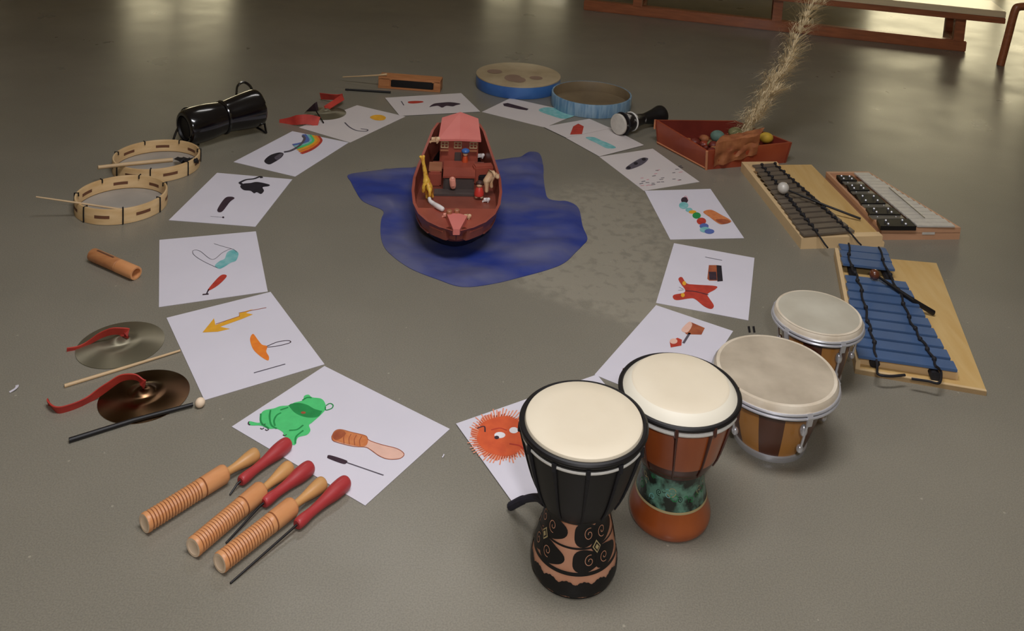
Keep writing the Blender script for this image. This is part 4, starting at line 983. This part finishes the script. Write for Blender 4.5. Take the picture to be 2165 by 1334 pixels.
# dull metal one
o5 = (1540, 330, 6.353)
FLg = at(*zz((968, 1250), o5)); BLg = at(*zz((165, 200), o5)); FRg = at(*zz((2090, 1215), o5)); 
BRg = FRg+(BLg-FLg)
c4 = [FLg, FRg, BRg, BLg]; ctr = (FLg+BRg)/2
t = empty('metallophone', ctr, 0, 'tan board metallophone with dull grey metal bars, touching the red-brown box', 'metallophone')
b = MB(); quad_prism(b, c4, 0, .012, 'xedge'); quad_prism(b, inset(c4, .34, .995, .045, .99), .012, .0205, 'xwood'); b.build('base_board', t, world=True)
for q_, nm in ((inset(c4, .0, .055, .0, 1), 'side_rail'), (inset(c4, .055, .97, 0, .045), 'end_rail'), (inset(c4, .055, .5, .965, 1), 'end_rail')):
    b = MB(); quad_prism(b, q_, .012, .030, 'xedge'); b.build(nm, t, world=True)
A0, A1 = at(*zz((345, 135), o5), .040), at(*zz((985, 1030), o5), .040); B0, B1 = at(*zz((640, 110), o5), .040), at(*zz((1665, 975), o5), .040)
nb = 15; w_ = (A1-A0).length/(nb-1)
for k in range(nb):
    u = k/(nb-1); bar_between(A0.lerp(A1, u), B0.lerp(B1, u), w_*.70, .006, 'metalbar', 'bar', t, None, False)
for a_, e_ in ((.26, 'l'), (.80, 'r')):
    b = MB(); P0, P1 = A0.lerp(B0, a_), A1.lerp(B1, a_); u2 = P0+(P0-P1)*.02
    q_ = [(P0.x-.006, P0.y), (P1.x-.006, P1.y), (P1.x+.006, P1.y), (P0.x+.006, P0.y)]; b.prism(q_, .012, .0335, 'black_cord'); b.build('dark_strip', t, world=True)  # dark strip added to stand for the shadow between and under the bars
for a_ in (.30, .90):
    P0, P1 = A0.lerp(B0, a_), A1.lerp(B1, a_-.04); b = MB(); pts = []
    for k in range(nb*4+1):
        u = k/(nb*4); p = P0.lerp(P1, u); pts.append(p+Vector((.0035*math.sin(u*nb*PI*2), 0, .0035+.0018*math.sin(u*nb*PI*2+1))))
    dd = (P1-P0).normalized(); pts += [P1+dd*.03+Vector((0, 0, .002)), P1+dd*.055+Vector((.006, 0, -.008)), P1+dd*.066+Vector((.008, 0, -.010))]
    b.tube(pts, .0024, 'black_cord', 6)
    for k in range(nb):
        p = P0.lerp(P1, k/(nb-1)); b.ball(p+Vector((.004, 0, .004)), .0048, 'black_cord', 8, (1, 1, .9))
    b.build('bar_cord', t, world=True)
stick('mallet', [at(*zz((1775, 842), o5), .028), at(*zz((1300, 660), o5), .049), at(*zz((760, 440), o5), .058)], [.0032, .0030, .0026], 'black', 'black mallet with round white head lying on the dull grey metal bars', 'mallet', (.0165, 'whitebar', at(*zz((738, 428), o5), .060)))
# black and white glockenspiel
o6 = (1740, 340, 6.98); zt = .034
FL6, FR6, BR6, BL6 = [at(*zz(p, o6), zt) for p in ((868, 990), (2035, 985), (672, 158), (45, 158))]
for v_ in (FL6, FR6, BR6, BL6): v_.z = 0
c4 = [FL6, FR6, BR6, BL6]; ctr = sum(c4, Vector())/4
t = empty('glockenspiel', ctr, 0, 'glockenspiel with black and white bars in a pinkish wooden frame, at the right', 'glockenspiel')
b = MB(); quad_prism(b, c4, 0, .020, 'xpink'); b.build('base', t, world=True)
for q_, nm in ((inset(c4, 0, 1, 0, .035), 'end_rail'), (inset(c4, 0, 1, .965, 1), 'end_rail'), (inset(c4, .0, .045, .035, .965), 'side_rail'), (inset(c4, .97, 1, .035, .965), 'side_rail')):
    b = MB(); quad_prism(b, q_, .018, zt, 'xpink'); b.build(nm, t, world=True)
b = MB(); p = inset(c4, .52, .68, 0, .01); zc = [at(*zz(w_, o6), .02) for w_ in ((1460, 1060), (1650, 1060), (1650, 1105), (1460, 1105))]

b.add([Vector((zc[0].x, 0, 0)).lerp(Vector((zc[0].x, 0, 0)), 0)+Vector((0, FL6.lerp(FR6, .52).y-.0015, .022)), Vector((zc[1].x, FL6.lerp(FR6, .68).y-.0015, .022)), Vector((zc[1].x, FL6.lerp(FR6, .68).y-.0015, .015)), Vector((zc[0].x, FL6.lerp(FR6, .52).y-.0015, .015))], [(0, 1, 2, 3)], 'whitebar'); b.build('paper_label', t, world=True)
zb_ = .042
for poly_ in ([(200, 207), (430, 218), (505, 288), (262, 285)], [(352, 347), (608, 352), (690, 430), (402, 430)], [(482, 490), (800, 497), (925, 622), (565, 622)], [(632, 690), (1040, 690), (1150, 787), (695, 782)], [(792, 862), (1262, 852), (1380, 965), (850, 962)]):
    q_ = [at(*zz(p, o6), zb_) for p in poly_]; b = MB(); b.prism([(p.x, p.y) for p in q_], .030, zb_, 'black'); b.mats
    for u, v in ((.25, .25), (.75, .25), (.25, .75), (.75, .75)):
        p = q_[0].lerp(q_[1], u).lerp(q_[3].lerp(q_[2], u), v); b.ball(p+Vector((0, 0, .001)), .0034, 'chrome', 8)
    b.build('black_bar', t, world=True, smooth=False)
for (a, b_) in (((300, 318), (600, 322)), ((420, 458), (745, 462)), ((585, 655), (985, 655)), ((700, 825), (1180, 822))):
    A, B = at(*zz(a, o6), .038), at(*zz(b_, o6), .038); bar_between(A, B, .020, .004, 'greybar', 'grey_bar', t, None)
L0, L1_ = (455, 168), (1400, 958); R0_, R1_ = (665, 168), (1965, 962)
LA, LB = at(*zz(L0, o6), .041), at(*zz(L1_, o6), .041); RA, RB = at(*zz(R0_, o6), .041), at(*zz(R1_, o6), .041)
nw = 16; wb = (LB-LA).length/nw
for k in range(nw):
    u = (k+.5)/nw; A = LA.lerp(LB, u); B = RA.lerp(RB, u); bar_between(A, B, wb*.93*(abs((LB-LA).normalized().y)), .005, 'whitebar', 'white_bar', t, None, False)
b = MB(); b.tube([at(*zz((975, 395), o6), .043), at(*zz((1240, 620), o6), .043), at(*zz((1500, 840), o6), .043)], .0014, 'greybar', 6); b.build('pin_line', t, world=True)
# blue one
o7 = (1540, 320, 2.517)
FLm, FRm, BRm, BLm = [at(*zz(p, o7)) for p in ((672, 1182), (1372, 1302), (1108, 588), (572, 512))]
BLm = at(*zz((566, 512), o7), .026); BLm.z = 0; BRm = at(*zz((1108, 588), o7), .012); BRm.z = 0; c4 = [FLm, FRm, BRm, BLm]; ctr = sum(c4, Vector())/4
t = empty('metallophone', ctr, 0, 'tan board metallophone with blue metal bars, right of the bongos', 'metallophone')
b = MB(); quad_prism(b, c4, 0, .009, 'xwood'); b.build('base_board', t, world=True)
for q_, nm in ((inset(c4, .0, .035, .0, .999), 'side_rail'), (inset(c4, .035, .80, .045, .085), 'end_rail'), (inset(c4, .035, .45, .93, .97), 'end_rail')):
    b = MB(); quad_prism(b, q_, .009, .026, 'xedge'); b.build(nm, t, world=True)
b = MB(); quad_prism(b, inset(c4, 0, 1, 0, .012), .0, .0100, 'xedge'); b.build('front_edge', t, world=True)
zB = .036
def bars(TL, TR, BR_, BL_, n, frac=.80):
    TL, TR, BR_, BL_ = [at(*zz(p, o7), zB) for p in (TL, TR, BR_, BL_)]
    w = ((BL_-TL).length)/n
    for k in range(n):
        u = (k+.5)/n; A, B = TL.lerp(BL_, u), TR.lerp(BR_, u)
        sn = abs((B-A).normalized().cross((BL_-TL).normalized()).z); bar_between(A, B, w*frac*sn, .006, 'bluebar', 'bar', t, None, False)
bars((592, 488), (838, 512), (886, 630), (606, 598), 3, .92)
bars((622, 652), (940, 688), (1228, 1170), (690, 1092), 9)
for pts_, zz0 in (([(640, 490), (650, 600), (682, 660), (708, 740), (738, 880), (760, 960), (785, 1075)], 0), ([(800, 510), (850, 640), (918, 765), (960, 880), (1010, 975), (1068, 1062), (1110, 1145)], 1)):
    b = MB(); q_ = [at(*zz(p, o7), zB+.004) for p in pts_]; pp = arc(q_, 8)
    tail = ([(792, 1150, .024), (798, 1186, .030), (860, 1196, .029), (940, 1190, .028)] if zz0 == 0 else [(1132, 1175, .026), (1122, 1232, .030), (1060, 1222, .030), (975, 1210, .028)])
    pp = [p+Vector((.0022*math.sin(i*.9), 0, 0)) for i, p in enumerate(pp)]+arc([pp[-1]]+[at(*zz(w_[:2], o7), w_[2]) for w_ in tail], 6)[1:]
    b.tube(pp, .0026, 'black_cord', 6)
    for i in range(4, 46, 5): b.ball(pp[min(i, len(pp)-1)], .0050, 'black_cord', 8)
    b.build('bar_cord', t, world=True)
    b = MB(); p0, p1 = q_[0], q_[-1]; b.tube([Vector((p0.x, p0.y, .018)), Vector((p1.x, p1.y, .018))], .0105, 'black_cord', 8); b.build('dark_strip', t, world=True)
stick('mallet', [at(*zz((1092, 860), o7), .0155), at(*zz((985, 795), o7), .040), at(*zz((800, 668), o7), .046)], [.0062, .0056, .0030], 'black', 'dark mallet with brown head lying across the blue metal bars', 'mallet', (.012, 'bongo_dark', at(*zz((778, 655), o7), .049)))

# ------------------------------------------------------------------ toy boat (ark) and figures
bowP = at(965, 490, .088); sternP = at(970, 262, .175)
ax = (sternP-bowP); ax.z = 0; LB_ = ax.length+.02; ax.normalize(); lat = Vector((ax.y, -ax.x, 0))
org = Vector((bowP.x, bowP.y, .0025))+ax*.25
t = empty('toy_boat', org, math.atan2(ax.y, ax.x)-PI/2, 'brown-red toy ark boat with pink roofed cabin in the middle of the blue cloth', 'toy boat')
inv = mw(t).inverted()
def bl(px, py, z): return inv @ at(px, py, z)
LEN = LB_
S = [(0, .010, .088), (.03, .040, .089), (.08, .070, .091), (.15, .093, .094), (.25, .108, .097), (.38, .115, .100), (.52, .115, .105), (.65, .107, .113), (.8, .091, .135), (.92, .076, .160), (1, .062, .168)]
SF = []
for i in range(len(S)-1):
    for k in range(4):
        u = k/4; u2 = u*u*(3-2*u) if False else u
        SF.append(tuple(S[i][j]+(S[i+1][j]-S[i][j])*u2 for j in range(3)))
SF.append(S[-1])
rows = [(0.0, .46, .19), (.14, .60, .15), (.34, .76, .10), (.50, .85, .070), (.52, .86, .067), (.76, .95, .03), (1.0, 1.0, 0)]   # height fraction, width fraction, bow rake
b = MB(); vs = []; nr = len(rows); ns = len(SF)
for s_, w_, z_ in SF:
    for side in (-1, 1):
        for hf, wf, rk in rows:
            y_ = -.25+LEN*s_; rake = LEN*rk*max(0, 1-s_/.45)**1.6; bulge = (.006 if .43 < hf else 0)
            vs.append((side*w_*wf, y_+rake, z_*hf))
def vi(i, sd, j): return (i*2+sd)*nr+j
fsb, fsr = [], []
for i in range(ns-1):
    for sd in (0, 1):
        for j in range(nr-1): (fsb if j < 3 else fsr).append((vi(i, sd, j), vi(i+1, sd, j), vi(i+1, sd, j+1), vi(i, sd, j+1)))
    fsb.append((vi(i, 0, 0), vi(i, 1, 0), vi(i+1, 1, 0), vi(i+1, 0, 0)))
for j in range(nr-1):
    (fsb if j < 3 else fsr).append((vi(ns-1, 0, j), vi(ns-1, 1, j), vi(ns-1, 1, j+1), vi(ns-1, 0, j+1))); (fsb if j < 3 else fsr).append((vi(0, 0, j), vi(0, 1, j), vi(0, 1, j+1), vi(0, 0, j+1)))
b.add(vs, fsb, 'hullblack'); b.add(vs, fsr, 'boatred')
# inner bulwark and decks
inn = []
for s_, w_, z_ in SF:
    for side in (-1, 1):
        y_ = -.25+LEN*s_+(.012 if s_ < .02 else 0); inn += [(side*max(.001, w_-.007), y_, z_), (side*max(.001, w_-.009)*.97, y_, .058)]
f_in = []; f_rim = []
for i in range(ns-1):
    for sd in (0, 1): f_in.append(((i*2+sd)*2, (i*2+sd)*2+1, ((i+1)*2+sd)*2+1, ((i+1)*2+sd)*2))
b.add(inn, f_in, 'boatred')
rim = []
for i, (s_, w_, z_) in enumerate(SF):
    for side in (-1, 1):
        y_ = -.25+LEN*s_; rim += [(side*w_, y_, z_), (side*max(.001, w_-.007), y_, z_)]
b.add(rim, [((i*2+sd)*2, (i*2+sd)*2+1, ((i+1)*2+sd)*2+1, ((i+1)*2+sd)*2) for i in range(ns-1) for sd in (0, 1)], 'boatlight')
b.build('hull', t)
def wat(s_): 
    for (a, wa, za), (c, wc, zc) in zip(SF, SF[1:]):
        if a <= s_ <= c: return wa+(wc-wa)*(s_-a)/(c-a)
    return SF[-1][1]
def deck(name, s0, s1, z_, mt, n=14, k=.97):
    ss = [s0+(s1-s0)*i/n for i in range(n+1)]
    pl = [(wat(s_)*k-.006, -.25+LEN*s_) for s_ in ss]+[(-wat(s_)*k+.006, -.25+LEN*s_) for s_ in reversed(ss)]
    b = MB(); b.prism(pl, z_-.004, z_, mt); b.build(name, t, smooth=False)
deck('main_deck', .10, .97, .060, 'boatred')
deck('foredeck', .03, .27, .080, 'boatlight')
# prow cap
b = MB(); q_ = [bl(*p, .094) for p in ((945, 455), (958, 487), (972, 487), (988, 458), (966, 452))]; q_ = [(p.x, p.y) for p in q_]; b.prism(q_, .080, .094, 'roof'); b.build('prow', t)
for px_, py_ in ((950, 448), (966, 446)):
    p = bl(px_, py_, .10); b = MB(); b.rev([(.078, .0075), (.100, .0068), (.102, .005), (.102, 1e-4)], 'tan', (p.x, p.y, 0), 16); b.build('bollard', t)
# hatch house
Yf = bl(970, 404, .062).y
wyf = (mw(t) @ Vector((0, Yf, 0))).y
ztp = (inv @ at(970, 376, Y=wyf)).z
Yb = bl(970, 346, ztp).y; xl = bl(938, 376, ztp).x; xr = bl(1003, 377, ztp).x
b = MB(); b.box(((xl+xr)/2, (Yf+Yb)/2, (ztp+.06)/2), (xr-xl, Yb-Yf, ztp-.06), 'deckgrey'); b.build('hatch_house', t, smooth=False)
b = MB(); b.box(((xl+xr)/2, (Yf+Yb)/2, ztp+.002), (xr-xl+.004, Yb-Yf+.004, .006), 'boatlight'); b.build('hatch_lid', t, smooth=False)
p = bl(960, 415, .064); b = MB(); b.box((p.x, Yf-.018, .063), (.105, .034, .006), 'deckgrey'); b.build('step', t, smooth=False)
# tan crate on the left, dark hatch on the right
xl2, xr2 = bl(905, 376, .105).x, bl(933, 376, .105).x
b = MB(); b.box(((xl2+xr2)/2, (Yf+Yb)/2+.006, .080), (xr2-xl2, .07, .040), 'boatlight'); b.box(((xl2+xr2)/2, (Yf+Yb)/2+.010, .101), (xr2-xl2, .058, .004), 'tan'); b.build('crate', t, smooth=False)
p = bl(1022, 366, .09); b = MB(); b.box((p.x, p.y, .074), (.030, .035, .028), 'hullblack'); b.build('dark_hatch', t, smooth=False)
p = bl(1022, 350, .11); b = MB(); b.box((p.x, p.y, .085), (.055, .030, .050), 'boatlight', Matrix.Rotation(.2, 3, 'Z')); b.build('side_locker', t, smooth=False)
# cabin
xa, xb = bl(929, 294, .165).x, bl(1015, 298, .165).x; yf = bl(971, 296, .165).y; yb = yf+.125; xm = (xa+xb)/2; hw = (xb-xa)/2
b = MB(); b.box((xm, (yf+yb)/2+.006, .112), (2*hw-.006, yb-yf-.014, .106), 'boatlight'); b.build('cabin_walls', t, smooth=False)
b = MB(); T = .006
top = [(xa-.003, yf, .164), (xm, yf-.004, .167), (xb+.003, yf, .164), (xb-.004, yb-.012, .186), (xm, yb, .200), (xa+.004, yb-.012, .186)]
b.add(top+[(x, y, z-T) for x, y, z in top], [(0, 1, 4, 5), (1, 2, 3, 4), (6, 11, 10, 7), (7, 10, 9, 8)]+[(i, (i+1) % 6, (i+1) % 6+6, i+6) for i in range(6)], 'roof')
b.add([(xa+.004, yb-.012, .186), (xm, yb, .200), (xb-.004, yb-.012, .186), (xb-.004, yb-.004, .158), (xa+.004, yb-.004, .158)], [(0, 1, 2, 3, 4)], 'boatred'); b.build('roof', t, smooth=False)
yw = yf+.0125
for px_ in (940, 968, 1001):
    x_ = bl(px_, 310, .145).x; b = MB(); w2, h2 = .0095, .0085; zc_ = .1445
    for dx_ in (-w2, 0, w2): b.box((x_+dx_, yw-.002, zc_), (.0022, .003, h2*2), 'winwhite')
    for dz_ in (-h2, 0, h2): b.box((x_, yw-.002, zc_+dz_), (w2*2+.002, .003, .0022), 'winwhite')
    b.build('cabin_window', t, smooth=False)
    if px_ != 968:
        b = MB(); b.box((x_, yw-.005, .129), (.022, .008, .0028), 'tan'); b.build('window_shelf', t, smooth=False)
for px_ in (968,):
    x_ = bl(px_, 330, .11).x; b = MB(); b.box((x_, yw-.0025, .098), (.018, .004, .050), 'deckgrey'); b.build('cabin_door', t, smooth=False)
b = MB(); b.box((xm, yf-.006, .092), (2*hw+.03, .042, .006), 'boatred'); b.build('upper_deck', t, smooth=False)

def skinfig(name, pts, edges, rad, mt, label, cat, extra=None, group='toy figures in the boat'):
    base = min(pts, key=lambda p: p.z); c = Vector((sum(p.x for p in pts)/len(pts), sum(p.y for p in pts)/len(pts), base.z))
    me = bpy.data.meshes.new(name); me.from_pydata([p-c for p in pts], edges, []); o = bpy.data.objects.new(name, me); col.objects.link(o); o.location = c
    bm = bmesh.new(); bm.from_mesh(me); lay = bm.verts.layers.skin.verify()
    for v, r_ in zip(bm.verts, rad): v[lay].radius = (r_, r_)
    bm.verts.ensure_lookup_table(); bm.verts[0][lay].use_root = True
    bm.to_mesh(me); bm.free(); me.materials.append(M[mt])
    sk = o.modifiers.new('skin', 'SKIN'); sk.use_smooth_shade = True; su = o.modifiers.new('subdivision', 'SUBSURF'); su.levels = 2; su.render_levels = 2
    tag(o, label, cat, group); return o
def fp(px_, py_, Y_): return at(px_, py_, Y=Y_)
o8 = (860, 240, 4.7619)
def f8(a, b_, Y_): return at(*zz((a, b_), o8), Y=Y_)
# giraffe standing at the left side
Yg = at(*zz((235, 880), o8), .062).y
g = [f8(200, 690, Yg), f8(190, 620, Yg), f8(172, 520, Yg), f8(158, 450, Yg), f8(128, 428, Yg-.004), f8(180, 420, Yg+.004),
     f8(235, 740, Yg-.006), f8(170, 740, Yg-.01), f8(165, 800, Yg-.01), f8(232, 800, Yg-.016), f8(225, 875, Yg-.016), f8(250, 790, Yg+.008), f8(262, 850, Yg+.008), f8(196, 800, Yg+.012), f8(204, 858, Yg+.012)]
skinfig('toy_giraffe', g, [(0, 1), (1, 2), (2, 3), (3, 4), (3, 5), (0, 6), (0, 7), (7, 8), (6, 9), (9, 10), (6, 11), (11, 12), (0, 13), (13, 14)], [.0085, .0065, .0048, .0048, .0034, .0026, .0085, .005, .004, .0042, .0036, .0042, .0036, .0042, .0036], 'toyyellow', 'yellow toy giraffe standing at the left side of the boat', 'toy animal')
# white toy lying on the foredeck
z9 = .088; w9 = [at(*zz((262, 905), o8), z9), at(*zz((320, 940), o8), z9+.002), at(*zz((375, 972), o8), z9), at(*zz((232, 880), o8), z9+.004), at(*zz((225, 845), o8), z9+.008)]
skinfig('toy_goose', w9, [(0, 1), (1, 2), (0, 3), (3, 4)], [.0060, .0072, .0062, .0050, .0048], 'toywhite', 'small white toy animal lying on the foredeck at the giraffe feet', 'toy animal')
# pink pig standing upright before the hatch house
Yp = (mw(t) @ Vector((0, Yf-.012, 0))).y
pg = [f8(462, 690, Yp), f8(458, 655, Yp), f8(468, 735, Yp), f8(450, 762, Yp), f8(488, 762, Yp), f8(470, 650, Yp-.006)]
skinfig('toy_pig', pg, [(0, 1), (0, 2), (2, 3), (2, 4), (1, 5)], [.0088, .0078, .0088, .0050, .0050, .0040], 'toypink', 'pink toy pig propped upright against the hatch house', 'toy animal')
# figure with dark hair and red clothes
Yd = at(*zz((720, 850), o8), .066).y
t2_ = empty('toy_person', at(*zz((725, 850), o8), .066), 0, 'toy person with dark hair and red clothes on the right deck', 'toy person', 'toy figures in the boat')
b = MB(); b.rev([(0, 1e-4)], 'toyred') if False else None
def lathe_fig(parent, pts, mt, name):
    b = MB(); c_ = parent.location; b.rev(fine(pts, 4), mt, (0, 0, 0), 20); b.build(name, parent)
lathe_fig(t2_, [(.006, .006), (.008, .0125), (.018, .0115), (.028, .008), (.032, .004)], 'toyred', 'dress')
b = MB(); b.ball((-.006, -.002, .004), .0048, 'toycream', 10, (1, 1.4, .8)); b.ball((.007, -.002, .004), .0048, 'toycream', 10, (1, 1.4, .8)); b.build('feet', t2_)
b = MB(); b.ball((0, -.001, .036), .0078, 'toycream', 16); b.ball((0, -.0085, .0355), .0016, 'toypink', 8); b.build('head', t2_)
b = MB(); b.ball((0, .0012, .0395), .0092, 'toyhair', 16, (1.1, 1, .85)); b.build('hair', t2_)
# cream horse at the right side
Yh = at(*zz((805, 800), o8), .075).y
h_ = [f8(820, 640, Yh), f8(865, 610, Yh+.006), f8(890, 605, Yh+.008), f8(905, 625, Yh+.006), f8(925, 662, Yh+.002), f8(800, 690, Yh-.004), f8(805, 740, Yh-.008), f8(802, 800, Yh-.008), f8(845, 690, Yh+.0), f8(855, 755, Yh), f8(700, 640, Yh+.02)]
skinfig('toy_horse', h_[:10], [(0, 1), (1, 2), (2, 3), (3, 4), (0, 5), (5, 6), (6, 7), (1, 8), (8, 9)], [.0120, .0115, .0085, .0068, .0046, .0090, .0055, .0050, .0055, .0045], 'toycream', 'cream toy horse looking over the right side of the boat', 'toy animal')
# pale upright figure behind
Yq = at(*zz((705, 690), o8), .066).y
q9 = [f8(712, 590, Yq), f8(706, 640, Yq), f8(690, 690, Yq), f8(718, 690, Yq)]
skinfig('toy_goat', q9, [(0, 1), (1, 2), (1, 3)], [.0065, .0060, .004, .004], 'toycream', 'slim pale toy animal between hatch house and cream horse', 'toy animal')
# person with blue hat
bs = at(*zz((585, 505), o8), .098)
t3_ = empty('toy_person', bs, 0, 'toy person with round blue hat and orange clothes before the cabin', 'toy person', 'toy figures in the boat')
lathe_fig(t3_, [(0, .006), (.004, .0085), (.014, .0075), (.022, .0055), (.026, .003)], 'toyorange', 'body')
b = MB(); b.ball((0, -.001, .029), .0072, 'toycream', 16); b.build('head', t3_)
b = MB(); b.ball((0, 0, .0365), .0115, 'toyblue', 18, (1, 1, .62)); b.build('hat', t3_)
# small pale ones
def critter(p, s, mt, label):
    p = Vector(p); V = lambda x, y, z: p+Vector((x, y, z))*s
    skinfig('toy_animal', [V(0, 0, .010), V(.010, 0, .011), V(.015, -.002, .016), V(-.008, 0, .010), V(-.008, -.003, 0), V(-.008, .003, 0), V(.008, -.003, 0), V(.008, .003, 0)],
            [(0, 1), (1, 2), (0, 3), (3, 4), (3, 5), (1, 6), (1, 7)], [.0055*s, .005*s, .0042*s, .005*s, .002*s, .002*s, .002*s, .002*s], mt, label, 'toy animal')
wp = bl(917, 303, .150)
critter(at(917, 303, .152), 1.15, 'toycream', 'tiny cream toy animal perched left of the pink roof')
critter(at(1026, 428, .0615), .8, 'toywhite', 'tiny white toy animal on deck by the red-clothed figure')
critter(at(985, 464, .081), .85, 'toycream', 'tiny cream toy animal right of the pink prow')
critter(at(941, 460, .081), .75, 'toypink', 'tiny pink toy animal left of the prow, below the white one')
critter(at(1014, 335, .098), .9, 'toywhite', 'tiny white toy animal on the deck by the right cabin window')

# small bits: wing_nuts behind the big bongo, scraps on the floor
tb = [o for o in bpy.data.objects if o.name.startswith('bongo_drums')][0]
for px_ in (1585, 1595):
    b = MB(); p = at(px_, 703, .128); b.tube([p, p+Vector((-.002, .004, .010))], .0022, 'black', 8); b.build('tuning_bolt', tb, world=True)
for k, (px_, py_, s_, lb) in enumerate(((31, 823, .010, 'tiny curled white paper scrap on the floor at the far left edge'), (937, 965, .0035, 'tiny white speck of paper on the floor between frog and hedgehog sheets'))):
    c_ = at(px_, py_); b = MB()
    b.ribbon3(arc([(-s_*.3, -s_, .001), (s_*.25, -s_*.3, .003), (s_*.2, s_*.4, .003), (-s_*.2, s_, .001)], 5), s_*.5, (1, 0, .2), .0006, 'paper'); o = b.build('paper_scrap'); o.location = c_; tag(o, lb, 'paper scrap')
